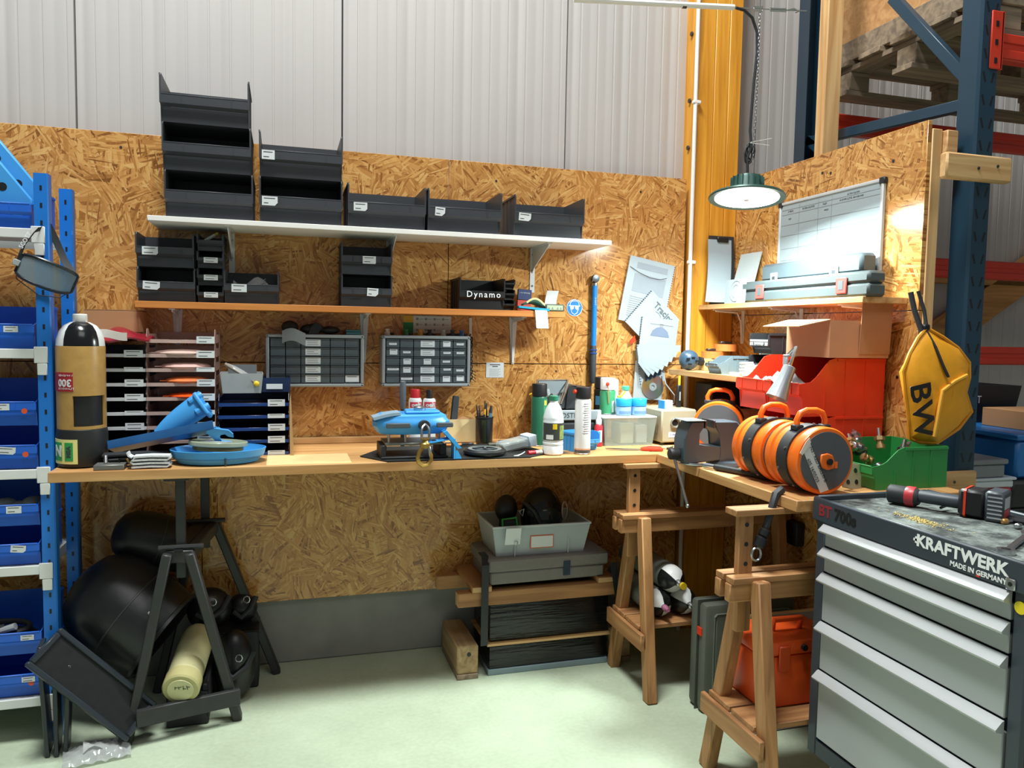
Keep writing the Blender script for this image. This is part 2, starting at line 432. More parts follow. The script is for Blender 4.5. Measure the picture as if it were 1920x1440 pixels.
ob('upright', up, rk, (2.75, 0, 0)); ob('upright', up, rk, (2.75, .87, 0), (0, 0, PI))
for (y0, z0, y1, z1) in ((.02, 2.245, .87, 2.31), (.40, 2.75, .03, 2.33), (.87, 2.32, .45, 2.0), (.02, 1.2, .85, 1.5), (.85, .3, .02, .9)):
    ob('brace', B(M_NAVY).bar((-.01, y0, z0), (-.01, y1, z1), .03, .04, (0, 0, 1), .002), rk)
def beam(y, z, mat=M_BEAM, con=True):
    b = B(mat).box(.045, 2.70, y-.02, y+.02, z-.045, z+.045, .004)
    b.box(.045, 2.70, y-.026, y-.018, z+.012, z+.04, .002).box(.045, 2.70, y-.026, y-.018, z-.04, z-.012, .002)
    o = ob('beam', b, rk)
    if con:
        c = B(mat).box(-.005, .047, y-.047, y-.041, z-.09, z+.10, .003).box(.040, .047, y-.047, y+.02, z-.09, z+.10)
        c.m(M_BLK)
        for dz in (-.06, 0, .06): c.box(.012, .024, y-.0485, y-.0465, z+dz-.012, z+dz+.006)
        ob('connector', c, o)
beam(.0, 2.435); beam(.87, 2.40, con=False); beam(.87, 1.78, con=False); beam(.87, 1.36, con=False)

# pallets and a board box lying across the beams
def pallet(label, loc):
    t = thing('pallet', label, 'pallet', loc)
    for k in range(5): ob('deck_board', B(W_OLDX).box(0, 1.2, .04+k*.175, .04+k*.175+.12, .122, .144, .002), t)
    for k in range(3): ob('stringer', B(W_OLDY).box(.02+k*.53, .12+k*.53, .02, .86, .10, .122, .002), t)
    for i in range(3):
        for k in range(3): ob('block', B(W_OLDX).box(.02+i*.53, .12+i*.53, .03+k*.36, .13+k*.36, .022, .10, .003), t)
    for k in range(3): ob('bottom_board', B(W_OLDX).box(0, 1.2, .03+k*.36, .13+k*.36, 0, .022, .002), t)
    return t
pallet('grey weathered wooden pallet lying on the orange beams at the top of the rack', (2.325, -1.23, 2.483))
b = B(wood('#a9794a', '#c79a67', 'x', .7)).box(2.36, 3.45, -1.15, -.36, 2.629, 3.25, .004)
bx = ob('chipboard_crate', b); tag(bx, 'large tan chipboard crate on top of the rack pallets', 'crate')
ob('batten', B(W_OLDZ).box(2.345, 2.3595, -1.13, -1.04, 2.72, 3.24, .002), bx)
ob('batten', B(W_OLDX).box(2.345, 2.3595, -1.15, -.36, 2.629, 2.715, .002), bx)

# ------------------------------------------------------------------ wall shelves
def bracket(parent, x, z, d, h, mat=M_WHITE, g=.095, w=.011, taper=1.):
    b = B(mat).prism([(x-w*taper, z-h), (x+w*taper, z-h), (x+w, z), (x-w, z)], -.004, 0)      # wall flange
    if taper < 1: b.prism([(x-.004, z-h*.97), (x+.004, z-h*.97), (x+.006, z-.01), (x-.006, z-.01)], -.010, -.004)
    b.box(x-.011, x+.011, -d, -.002, z-.004, z)                             # shelf flange
    b.prism([(-.003, z-.003), (-d+.01, z-.003), (-d+.01, z-.012), (-.022, z-g), (-.003, z-g-.02)], x-.0017, x+.0017, 'x')
    b.m(M_DSTEEL)
    for dz in (.03, h*.5, h-.03): b.cyl((x, -.006, z-dz), (x, -.0035, z-dz), .0045, n=8)
    return ob('bracket', b, parent)
sh = thing('wall_shelf', 'long white wall shelf on white brackets under the big charcoal bins', 'shelf', (0, 0, 0))
ob('board', B(M_WHITE).box(-.471, 1.346, -.26, -.001, 1.815, 1.834, .0015), sh)
for x in (-.20, .43, 1.075): bracket(sh, x, 1.8148, .235, .20, mt('#d6d8d8', .4))
WOR = wood('#b06a2c', '#cf8743', 'x', .5)
sh = thing('wall_shelf', 'long orange-brown wooden wall shelf above the two drawer cabinets', 'shelf', (0, 0, 0))
ob('board', B(WOR).box(-.527, 1.165, -.20, -.001, 1.502, 1.527, .0015), sh)
for x in (-.405, .328, .989): bracket(sh, x, 1.5018, .17, .21, mt('#d6d8d8', .4), .022, .019, .3)
sh = thing('wall_shelf', 'pale wooden shelf on the right partition under the whiteboard', 'shelf', (0, 0, 0))
ob('board', B(W_PINEY).box(1.90, 2.0895, -1.13, -.045, 1.558, 1.580, .0015), sh)
for y in (-.13, -.56, -.98):
    b = B(M_WHITE).box(2.0855, 2.0895, y-.011, y+.011, 1.40, 1.5575).box(1.93, 2.0865, y-.011, y+.011, 1.5535, 1.5575)
    b.tube([(2.083, y, 1.41), (2.078, y, 1.50), (2.055, y, 1.545), (1.94, y, 1.5505)], .004, 6)
    ob('bracket', b, sh)
sh = thing('wall_shelf', 'small low wooden shelf in the corner behind the vise', 'shelf', (0, 0, 0))
ob('board', B(W_PINEY).box(1.75, 2.0895, -.67, -.045, 1.250, 1.274, .0015), sh)
for y in (-.2, -.58):
    ob('bracket', B(M_WHITE).box(2.0855, 2.0895, y-.011, y+.011, 1.07, 1.2495).box(1.9, 2.0865, y-.011, y+.011, 1.2455, 1.2495), sh)

# ------------------------------------------------------------------ benches
WB = wood('#ad7a45', '#d2a56c', 'x', .55); WBY = wood('#ad7a45', '#d2a56c', 'y', .55)
bn = thing('workbench_top', 'long wooden workbench top along the back wall', 'worktop', (0, 0, .954))
ob('board', B(WB).box(-.735, 1.447, -.535, -.002, -.034, 0, .002), bn)
ob('batten', B(W_PINEX).box(.02, .62, -.03, -.003, .0005, .026, .002), bn)
ob('pale_inlay', B(mt('#e8cb92', .5, var=.08)).box(-.06, .235, -.52, -.30, .00005, .0004), bn)
bn2 = thing('workbench_top', 'short wooden workbench top along the right partition holding the orange winches', 'worktop', (0, 0, .954))
ob('board', B(WBY).box(1.449, 2.088, -1.42, -.045, -.034, 0, .002), bn2)

def trestle(label, x0, y0, L=.78, feet=None, hz=.70, top=.92, yo=0.):
    """beam along +x; legs splay in y at both ends; uprights carry the bench"""
    t = thing('wooden_trestle', label, 'trestle', (x0, y0, 0), group='wooden trestles under the benches')
    for dy in (-.028, .028):
        ob('beam', B(W_TRX).box(-.07, L, dy-.015, dy+.015, hz-.055, hz, .003), t)
        ob('beam_cap', B(W_TRX).box(-.065, L, dy-.024, dy+.018, hz+.0005, hz+.02, .002), t)
    for x in (0.02, L-.08):
        ob('leg', B(W_TRZ).bar((x, -.16, 0), (x, -.06, hz+.01), .05, .042, (1, 0, 0), .004), t)
        ob('leg', B(W_TRZ).bar((x, .19, 0), (x, .035, hz-.055), .05, .042, (1, 0, 0), .004), t)
        ob('stretcher', B(W_TRY).bar((x-.034, -.15, .235), (x-.034, .18, .235), .018, .065, (0, 0, 1), .003), t)
        u = ob('upright', B(W_TRZ).box(x-.045, x+.005, -.0125, .0125, hz-.16, top-.021, .003), t)
        for dz in (.05, .11, .17):
            if hz+dz < top-.03: ob('peg_hole', B(M_BLK).cyl((x-.02, -.0135, hz+dz), (x-.02, -.0128, hz+dz), .007, n=10), u)
    ob('shelf_board', B(W_TRX).box(-.01, L-.05, -.10, .02, .268, .286, .002), t)
    ob('shelf_board', B(W_TRX).box(-.01, L-.05, .03, .15, .268, .286, .002), t)
    ob('top_rail', B(W_TRX).box(-.05, L, -.03, .03, top-.02, top-.001, .002), t)
    return t
trestle('wooden trestle under the bench corner with grey gas bottles on its shelf', 1.35, -.53, L=.72)
trestle('wooden trestle under the right bench end in front of the orange case', 1.335, -1.33, L=.76)

# black steel trestle
t = thing('steel_trestle', 'black painted trestle carrying the left end of the workbench', 'trestle', (-.33, 0, 0))
M_TR = mt('#2c2d2e', .5, var=.25, bump=.2, scale=25)
ob('beam', B(M_TR).bar((-.02, -.50, .64), (.035, -.06, .64), .092, .045, (0, 0, 1), .004), t)
ob('beam_groove', B(M_BLK).bar((-.02, -.505, .664), (.035, -.055, .664), .028, .006), t)
for y, dx in ((-.47, -.015), (-.10, .03)):
    u = ob('upright', B(M_TR).bar((dx, y, .56), (dx, y, .905), .032, .02, (0, 1, 0), .002), t)
    ob('top_plate', B(M_TR).box(dx-.05, dx+.03, y-.03, y+.03, .9055, .9195, .002), u)
    ob('pin', B(M_TR).cyl((dx-.07, y-.018, .672), (dx+.075, y-.018, .672), .009, n=8), u)
for y, s, x1, y1 in ((-.50, -1, -.19, -.50), (-.50, 1, .165, -.42), (-.08, -1, -.15, -.12), (-.08, 1, .30, -.06)):
    dx = -.02 if y < -.3 else .03
    ob('leg', B(M_TR).bar((dx+s*.035, y, .655), (x1, y1, .0), .032, .045, (0, 1, 0), .004), t)
ob('brace', B(M_TR).bar((-.155, -.54, .10), (.175, -.455, .10), .02, .06, (0, 0, 1), .003), t)
# ------------------------------------------------------------------ open-fronted storage bins
def bin_parts(w, d, h, mat, lip=.55, base=.34, rec=.022, ribs=True, scoop=False):
    """front faces -y, base centre at the origin"""
    t = .0035; y0, y1 = -d/2, d/2; x0, x1 = -w/2, w/2; zb, zl = h*base, h*lip
    b = B(mat)
    side = [(y1, 0), (y1, h), (y0+.012, h), (y0, h-.010), (y0, zb+.006), (y0+rec*.7, zb-.004), (y0+rec, .004), (y0+rec, 0)]
    if scoop: side = [(y1, 0), (y1, h), (y0+.42*d, h), (y0+.34*d, h-.008), (y0+.20*d, zl+(h-zl)*.28), (y0+.14*d, zl+.008), (y0+.02, zl+.003), (y0, zl), (y0, zb+.006), (y0+rec*.7, zb-.004), (y0+rec, .004), (y0+rec, 0)]
    for s in (-1, 1):
        xa = s*w/2
        b.prism(side, xa-s*t, xa, 'x')
        b.box(min(xa, xa+s*.003), max(xa, xa+s*.003), y0+.004+(.42*d if scoop else 0), y1, h-.010, h-.002)              # rim
        b.box(min(xa, xa+s*.002), max(xa, xa+s*.002), y0, y0+.007, zb+.006, (zl if scoop else h)-.004)
        if ribs:
            for k in range(1, 4):
                yy = y0+rec+(d-rec)*k/4
                b.box(min(xa, xa+s*.002), max(xa, xa+s*.002), yy-.002, yy+.002, .008, (zl if scoop and k == 1 else h)-.01)
    b.box(x0+t, x1-t, y1-t, y1, 0, h)                                                       # back
    b.box(x0+t, x1-t, y0+rec, y1-t, .001, .0045)                                                 # bottom
    b.box(x0+t, x1-t, y0+rec, y0+rec+t, .0045, zb-.004)                                          # recessed foot panel
    body = b.mesh('body')
    b = B(mat)
    b.hexa([(x0+t, y0+rec*.7, zb-.004), (x1-t, y0+rec*.7, zb-.004), (x1-t, y0+rec*.7+t, zb-.002), (x0+t, y0+rec*.7+t, zb-.002),
            (x0+t, y0, zb+.006), (x1-t, y0, zb+.006), (x1-t, y0+t, zb+.006), (x0+t, y0+t, zb+.006)])
    b.box(x0+t, x1-t, y0, y0+t, zb+.006, zl)
    b.box(x0+t, x1-t, y0-.001, y0+t+.002, zl, zl+.004, .001)
    if ribs:
        for xx in (x0+w*.235, x1-w*.20): b.box(xx-.0015, xx+.0015, y0-.0025, y0, zb+.006, zl)
    front = b.mesh('front_panel')
    return body, front
BINS = {}
def storage_bin(kind, label, group, loc, rz=0., lab=None, name='storage_bin', cat='bin', seed=0, scoop=False):
    w, d, h, mat = kind
    if kind not in BINS: BINS[kind] = bin_parts(w, d, h, mat, scoop=scoop)
    t = thing(name, label, cat, loc, (0, 0, rz), group)
    ob('body', BINS[kind][0], t); fp = ob('front_panel', BINS[kind][1], t)
    if lab:
        lx, lw, lh, cut, ang = lab
        mk_label(fp, (lx, -d/2-.003, h*.455), lw, lh, 2, cut, seed, (0, ang, 0))
    return t
BIG = (.302, .252, .170, M_BLACK); SML = (.197, .19, .127, M_BLACK); NAR = (.092, .17, .065, M_BLACK)
GA = 'large charcoal bins on the white shelf'
A = -.262; zA = 1.8345; pA = .1705
storage_bin(BIG, 'unlabelled charcoal bin at the bottom of the stack of three', GA, (A, -.126, zA))
storage_bin(BIG, 'unlabelled charcoal bin in the middle of the stack of three', GA, (A-.006, -.126, zA+pA))
storage_bin(BIG, 'unlabelled charcoal bin at the very top of the stack of three', GA, (A-.012, -.126, zA+2*pA))
storage_bin(BIG, 'large charcoal bin under another in the stack of two on the white shelf', GA, (.066, -.126, zA), lab=(-.115, .056, .034, .3, 0), seed=1)
storage_bin(BIG, 'large charcoal bin on top of the stack of two on the white shelf', GA, (.066, -.126, zA+pA), lab=(-.120, .046, .034, 0, 0), seed=2)
storage_bin(BIG, 'single large charcoal bin just right of the stack of two', GA, (.392, -.126, zA), lab=(-.105, .052, .032, .25, 0), seed=3)
storage_bin(BIG, 'single large charcoal bin with a peeling label, middle of the three single ones', GA, (.706, -.126, zA), lab=(-.105, .040, .034, .35, .06), seed=4)
storage_bin(BIG, 'single large charcoal bin nearest the right end of the white shelf', GA, (1.070, -.126, zA), -.02, lab=(-.110, .052, .032, .3, .05), seed=5)
GB = 'small charcoal bins on the orange shelf'; zB = 1.5275; pB = .1275
storage_bin(SML, 'small charcoal bin at the left end of the orange shelf, lower one', GB, (-.420, -.097, zB), lab=(-.05, .058, .030, .3, .05), seed=6)
storage_bin(SML, 'small charcoal bin at the left end of the orange shelf, upper one', GB, (-.423, -.097, zB+pB), lab=(-.05, .054, .030, .2, 0), seed=7)
for k, nm in enumerate(('lowest', 'second', 'third', 'topmost')):
    storage_bin(NAR, 'narrow charcoal bin, %s of the narrow column under the white bracket' % nm, 'narrow charcoal bins', (-.267, -.090, zB+k*.0655), lab=(.002, .050, .020, 0, 0) if k < 3 else None, seed=8+k)
storage_bin(SML, 'small charcoal bin holding clear plastic bags on the orange shelf', GB, (-.118, -.097, zB), lab=(-.045, .055, .030, 0, 0), seed=12)
storage_bin(SML, 'small charcoal bin under another in the middle of the orange shelf', GB, (.320, -.097, zB), lab=(.022, .044, .032, .3, .05), seed=13)
storage_bin(SML, 'small charcoal bin on top of another in the middle of the orange shelf', GB, (.320, -.097, zB+pB), lab=(.008, .052, .030, .1, 0), seed=14)
t = storage_bin((.192, .19, .133, M_BLK), 'black bin with a word handwritten in white on its front', GB, (.797, -.098, zB))
HAND = mt('#e9ecee', .5, var=0)
text('Dynamo', .036, HAND, t, (.004, -.0985, .062), name='handwriting', bold=.0002, sx=.98, sp=1.3)
for k, nm in enumerate(('bottom', 'middle', 'top')):
    storage_bin((.048, .12, .044, M_BLK), 'tiny black bin beside the handwritten bin, %s one of three' % nm, 'tiny black bins', (.920, -.11, zB+k*.0445))
# contents
t = thing('plastic_bag', 'clear plastic bag poking out of a small charcoal bin', 'bag', (-.118, -.10, zB+.006), group='clear bags')
b = B(M_FILM).grid(lambda u, v: (-.07+.13*u, -.05+.06*v+.01*math.sin(9*u), .035+.05*v+.018*math.sin(7*u+3*v)), 10, 6, .002); ob('film', b, t)
b = B(M_LGREY)
for k in range(5): b.bar((-.055+.01*k, -.06, .012), (.05, -.02+.008*k, .095-.008*k), .004, .001)
ob('strips', b, t)
t = thing('marker_tube', 'small white tube lying in the topmost narrow bin', 'tube', (-.267, -.13, zB+3*.0655+.038))
ob('barrel', B(M_LGREY).cyl((-.025, 0, .001), (.012, .006, .026), .006, n=10), t); ob('cap', B(mt('#b9a44c', .5)).cyl((.0122, .006, .0262), (.024, .008, .034), .006, n=10), t)

# ------------------------------------------------------------------ blue boltless rack at the left
rk2 = thing('boltless_rack', 'bright blue boltless rack with white shelf beams at the left edge', 'rack', (-.765, -.4, 0))
def post():
    b = B(M_RACK).prism([(-.022, -.02), (.017, -.02), (.021, -.016), (.021, .02), (.017, .02), (.017, -.015), (-.022, -.015)], 0, 1.93, 'z')
    b.m(M_BLK)
    for k in range(33): b.box(-.004, .003, -.0206, -.0198, .05+k*.057, .066+k*.057)
    return b.mesh('post')
po = post()
for x in (0, -1.0):
    ob('post', po, rk2, (x, 0, 0)); ob('post', po, rk2, (x, .3, 0), (0, 0, 0))
M_SB = mt('#dfe1df', .4, var=.05)
for z in (1.746, 1.35, .946, .617, .158):
    s = ob('shelf', B(mt('#b9bcbb', .5)).box(-.985, -.028, -.016, .31, z-.012, z-.001), rk2)
    ob('beam', B(M_SB).box(-.972, -.0275, -.022, -.0165, z-.030, z+.002, .002).box(-.972, -.0275, .325, .33, z-.036, z), s)
    ob('side_beam', B(M_SB).box(-.0275, -.0215, -.016, .31, z-.036, z), s)
    ob('connector', B(M_SB).box(-.031, .010, -.0265, -.0212, z-.045, z+.010, .002), s)
    ob('hook_plate', B(M_SB).box(-.022, .008, -.0265, -.0212, z-.085, z-.0455, .002), s)
GL = 'blue bins on the left rack'; BLU = (.30, .285, .1455, M_BLUE); BLU2 = (.30, .285, .1335, M_BLUE)
yb = -.272
def blue(kind, z, label, lab, seed, spot=False):
    t = storage_bin(kind, label, GL, (-.948, yb, z), lab=lab, seed=seed, scoop=True)
    if spot: ob('sticker', B(mt('#e0582a', .5)).cyl((.118, -.1445, .052), (.118, -.1435, .052), .009, n=16), t)
    return t
blue(BLU, 1.7465, 'blue bin on the top shelf of the left rack below the leaning blue covers', None, 20)
blue(BLU, 1.3505, 'blue bin with a white label alone on the second rack shelf from the top', (.085, .042, .02, 0, 0), 21)
blue(BLU, .9465, 'blue bin with an orange dot, lower one on the rack shelf level with the bench', (.06, .06, .024, .3, .08), 22, True)
blue(BLU, 1.0925, 'blue bin with an orange dot, upper one on the rack shelf level with the bench', (.05, .05, .022, 0, 0), 23, True)
blue(BLU2, .6175, 'blue bin with a curled label, lower one on the rack shelf just below the bench', (.09, .045, .024, .3, .1), 24)
blue(BLU2, .7515, 'blue bin full of grey parts, upper one on the rack shelf just below the bench', (.08, .045, .024, 0, 0), 25)
blue(BLU, .1585, 'blue bin lowest of all on the left rack', (.11, .04, .018, 0, 0), 26, True)
blue(BLU, .3045, 'blue bin with black gear inside on the bottom rack shelf, upper one', (.11, .04, .018, 0, 0), 27)
M_GEAR = mt('#3b3f44', .6, var=.25)
t = thing('cable_coil', 'dark hose coil lying in the upper bin of the bottom rack shelf', 'hose', (-.93, -.36, .312))
ob('coil', B(M_BLK2).tube([(.11*math.cos(a*.5)*(1-.012*a), .03+.05*math.sin(a*.5), .012+.0022*a) for a in range(36)], .010, 8), t)
ob('fitting', B(M_GREY).cyl((-.02, -.02, .07), (.05, -.03, .092), .012, n=10), t)
t = thing('parts_pile', 'heap of grey wrapped parts in the bin just below the bench', 'parts', (-.94, -.34, .757))
for k in range(6):
    r = random.Random(k); ob('packet', B(mt('#6d7276', .35, var=.3)).ell((-.10+.04*k, .04*r.random(), .045+.012*(k % 2)), .035, .05, .022, 10, 6), t)
# blue covers leaning on the top shelf
for k, (dx, dz, lb) in enumerate(((0, 0, 'flat blue device cover leaning in front on the top rack shelf'), (.035, .018, 'flat blue device cover leaning behind its twin on the top rack shelf'))):
    t = thing('device_cover', lb, 'cover', (-.86+dx, -.36+k*.035, 1.846+dz), (0, .92, 0), 'leaning blue covers')
    b = B(M_SKY).prism([(-.30, -.045), (.03, -.045), (.06, -.02), (.06, .025), (.03, .045), (-.30, .045)], -.012, .012, 'y', .004); ob('shell', b, t)
    for x in (-.05, -.15, -.25): ob('hole', B(M_BLK).cyl((x, -.0128, .0), (x, -.0118, .0), .014, n=14), t)
# goggles hanging on the front post
t = thing('safety_goggles', 'smoky safety goggles with black strap hanging on the blue rack post', 'goggles', (-.745, -.445, 1.60), (0, .38, .2))
SMOKE = mt('#7b8f9a', .08, var=0, alpha=.5)
def lens(u, v):
    a = (u-.5)*2.5; return (.088*math.sin(a), -.052*math.cos(a)+.01, .036*(2*v-1)*(1-.22*abs(2*u-1)**3)-.012*math.cos(a*1.2)*(1-v))
ob('lens', B(SMOKE).grid(lens, 14, 6, .002), t)
rim = [Vector(lens(i/14, 1)) for i in range(15)]+[Vector(lens(1-i/14, 0)) for i in range(15)]
ob('frame', B(mt('#20262b', .25)).tube(rim, .005, 6, closed=True), t)
ob('skirt', B(mt('#39424a', .3, alpha=.45)).grid(lambda u, v: Vector(lens(u, 1 if v > .5 else 0))+Vector((0, .03*(1-abs(2*v-1)), 0)), 14, 2, .002), t)
st = ob('strap', B(M_BLK2).band([(.085, -.01, .0), (.080, .03, .02), (.03, .06, .06), (-.02, .066, .115), (-.055, .045, .15), (-.08, .01, .12), (-.092, -.005, .05), (-.088, -.01, .0)], .026, .002, (.25, .3, .9)), t)
ob('strap', B(M_BLK2).band([(-.088, -.01, 0), (-.075, .015, -.05), (0, .03, -.075), (.06, .01, -.058), (.085, -.01, -.02)], .007, .002, (0, 1, .3)), t)
text('SCOTT', .02, HAND, t, (-.093, -.012, .075), (PI/2, -1.45, -.3), sx=.9)
ob('buckle', B(M_GREY).box(-.10, -.08, -.02, -.008, -.012, .008, .002), t)
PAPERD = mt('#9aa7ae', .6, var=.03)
# ------------------------------------------------------------------ drawer cabinets on the back wall
M_CAB = mt('#8f9598', .45, var=.05); M_DRW = mt('#5b6468', .25, var=.1, alpha=.86); M_DRWD = mt('#353c40', .3, var=.2)
def cabinet(label, x0, x1, z0, z1, seed):
    r = random.Random(seed); w, h = x1-x0, z1-z0
    t = thing('drawer_cabinet', label, 'cabinet', ((x0+x1)/2, -.001, z0), group='small-parts drawer cabinets')
    b = B(M_CAB); d = .10
    b.box(-w/2, w/2, -d, 0, 0, .014, .004).box(-w/2, w/2, -d, 0, h-.014, h, .004).box(-w/2, -w/2+.014, -d, 0, .014, h-.014, .003).box(w/2-.014, w/2, -d, 0, .014, h-.014, .003)
    b.m(M_BLK2).box(-w/2+.012, w/2-.012, -.012, -.002, .012, h-.012)
    b.m(M_DSTEEL)
    for sx in (-1, 1):
        for sz in (.007, h-.007): b.cyl((sx*(w/2-.007), -d-.001, sz), (sx*(w/2-.007), -d+.001, sz), .003, n=8)
    ob('housing', b, t)
    cols = [.168, .168, .328, .168, .168]; W = w-.034; xs = [-w/2+.017]
    for c in cols: xs.append(xs[-1]+c*W)
    H = (h-.032)/5
    for k in range(5):
        for i in range(5):
            xa, xb = xs[i]+.0015, xs[i+1]-.0015; za = .016+k*H+.0015; zb = za+H-.003; xm = (xa+xb)/2
            b = B(M_DRW).box(xa, xb, -d+.006, -d+.0085, za, zb, .0008).box(xa, xb, -d+.001, -d+.006, zb-.003, zb).box(xa, xb, -d+.001, -d+.006, za, za+.003)
            b.m(M_DRWD).box(xa+.001, xb-.001, -d+.0095, -.02, za+.001, za+(zb-za)*(.35+.45*r.random()))
            dr = ob('drawer', b, t)
            if i == 2 and not (seed == 2 and k == 2): mk_label(dr, (xm+(-.01 if seed == 1 else .004), -d+.0055, (za+zb)/2), .060, H*.78, 3, 0, seed*50+k)
            elif seed == 2 and r.random() < .9: mk_label(dr, (xm+.004*r.random(), -d+.0055, za+H*(.38+.15*r.random())), .032 if r.random() < .8 else .048, .009 if r.random() < .8 else .024, 1, 0, k*9+i)
            elif seed == 1 and k == 0 and i == 4: mk_label(dr, (xm, -d+.0055, (za+zb)/2), .056, H*.75, 1, 0, 3)
            elif r.random() < .5:
                b = B(mt('#b9bec0', .3, .5, var=.3))
                for q in range(9): b.ell((xa+.008+(xb-xa-.016)*r.random(), -d+.012, za+.006+.012*r.random()), .003, .003, .003, 6, 4)
                ob('small_parts', b, dr)
    return t
c1 = cabinet('grey drawer cabinet with a column of white labels, left of the wall bracket', -.070, .318, 1.198, 1.412, 1)
c2 = cabinet('grey drawer cabinet with many tiny labels, right of the wall bracket', .392, .770, 1.198, 1.414, 2)
# things on top of the cabinets
t = thing('strap_bundle', 'black bundle of straps and clips on the left drawer cabinet', 'straps', (.124, -.055, 1.4125))
for k, (x, z, rx) in enumerate(((-.10, .028, .034), (-.01, .022, .05), (.06, .018, .04))):
    ob('loop', B(M_BLK2).ell((x, .0, z), rx, .03, z*.95, 12, 7), t)
ob('buckle', B(M_BLK).prism([(-.03, 0), (.01, 0), (.03, .035), (.0, .05), (-.02, .03)], -.035, -.02, 'y', .002), t)
b = B(mt('#9aa0a4', .15, var=.1, alpha=.6)).grid(lambda u, v: (-.13+.09*u, -.052-.006*math.sin(3*u), .012-.05*v*v+.012*math.sin(4*u)), 8, 6, .002); ob('clear_bag', b, t)
t = thing('tin_box', 'flat dark teal tin on the right end of the left drawer cabinet', 'tin', (.275, -.055, 1.4125))
ob('body', B(mt('#2f5a5e', .4)).box(-.03, .03, -.04, .03, 0, .014, .003), t); ob('lid', B(mt('#3d7075', .4)).box(-.031, .031, -.041, .031, .0142, .022, .003), t)
for k, (x, c, lb) in enumerate(((.42, '#d9d2c4', 'pale'), (.50, '#2f7d4b', 'green'), (.56, '#d8a02c', 'yellow'), (.60, '#2a2c2e', 'black'), (.66, '#b9bcbe', 'silver'), (.70, '#33363a', 'dark grey'), (.74, '#2c6eb0', 'blue'))):
    t = thing('hose_fitting', '%s hose fitting on top of the right drawer cabinet' % lb, 'fitting', (x, -.055, 1.4145), group='fittings on the right drawer cabinet')
    ob('body', B(mt(c, .4)).lathe([(.012, 0), (.012, .012), (.008, .014), (.008, .020), (.010, .021), (.010, .026)], 12), t)
    ob('tip', B(M_DSTEEL).cyl((.012, 0, .006), (.028, .004, .006), .005, n=8), t)
t = thing('wall_chart', 'printed white chart with a green and yellow edge pinned under the orange shelf', 'chart', (.60, -.002, 1.425))
ob('sheet', B(PAPER).box(-.105, .105, -.001, 0, 0, .074), t)
ob('green_panel', B(mt('#2f8a52', .6)).box(-.105, -.062, -.0016, -.001, 0, .045), t); ob('yellow_panel', B(mt('#e0b23a', .6)).box(-.105, -.062, -.0016, -.001, .0455, .074), t)
b = B(INKL)
for k in range(3):
    for j in range(4): b.box(-.05+.038*j, -.05+.038*j+.010, -.0015, -.001, .008+.024*k, .018+.024*k).box(-.037+.038*j, -.02+.038*j, -.0015, -.001, .011+.024*k, .013+.024*k)
ob('print', b, t)
# chain hanging from the shelf
t = thing('hook_chain', 'vertical strip of dark chain and clips hanging beside the right drawer cabinet', 'chain', (.79, -.012, 1.21))
ob('strip', B(PAPER).box(-.006, .006, -.001, .001, .20, .285), t)
for k in range(17):
    b = B(M_BLK2).tube([(.0075*math.cos(a*PI/4)*(1 if k % 2 else .5), .0065*math.cos(a*PI/4)*(0 if k % 2 else 1), .0115*math.sin(a*PI/4)) for a in range(8)], .0028, 5, closed=True)
    ob('link', b, t, (.003*(k % 2), -.003, .012+k*.0118))
for k in range(4): ob('clip', B(M_BLK).bar((.004, -.006, .02+.012*k), (.026, -.008, .002+.014*k), .004, .003), t)
t = thing('notice', 'small white printed notice taped to the strand board above the pen pot', 'notice', (.908, -.001, 1.2645))
ob('sheet', B(PAPER).box(-.041, .041, -.001, 0, -.034, .034), t)
b = B(INK)
for z, a in ((.024, .024), (.016, .013)): b.box(-a, a, -.0014, -.001, z-.002, z+.002)
b.m(INKL)
for k in range(6): b.box(-.026, .026-.008*(k % 2), -.0014, -.001, .004-k*.006-.0007, .004-k*.006+.0007)
ob('print', b, t)
# round eye-protection sign
t = thing('safety_sign', 'round blue sign with a white head wearing goggles at the end of the orange shelf', 'sign', (1.205, -.2, 1.545))
ob('disc', B(mt('#1c6fb8', .4)).lathe([(.036, -.0015), (.037, 0), (.036, .0015)], 32, ax='y'), t)
b = B(M_WHITE).tube([(.035*math.cos(a*PI/16), -.0018, .035*math.sin(a*PI/16)) for a in range(32)], .0009, 4, closed=True)
b.tube([(-.021, -.0018, .010), (-.019, -.0018, .022), (-.010, -.0018, .029), (.010, -.0018, .029), (.019, -.0018, .022), (.021, -.0018, .010)], .0014, 4)
b.tube([(-.018, -.0018, -.004), (-.012, -.0018, -.022), (0, -.0018, -.029), (.012, -.0018, -.022), (.018, -.0018, -.004)], .0014, 4)
b.box(-.026, .026, -.0024, -.0014, .007, .010)
for s in (-1, 1): b.prism([(s*.003, .006), (s*.020, .007), (s*.019, -.003), (s*.010, -.008), (s*.004, -.003)], -.0024, -.0014)
ob('pictogram', b, t)
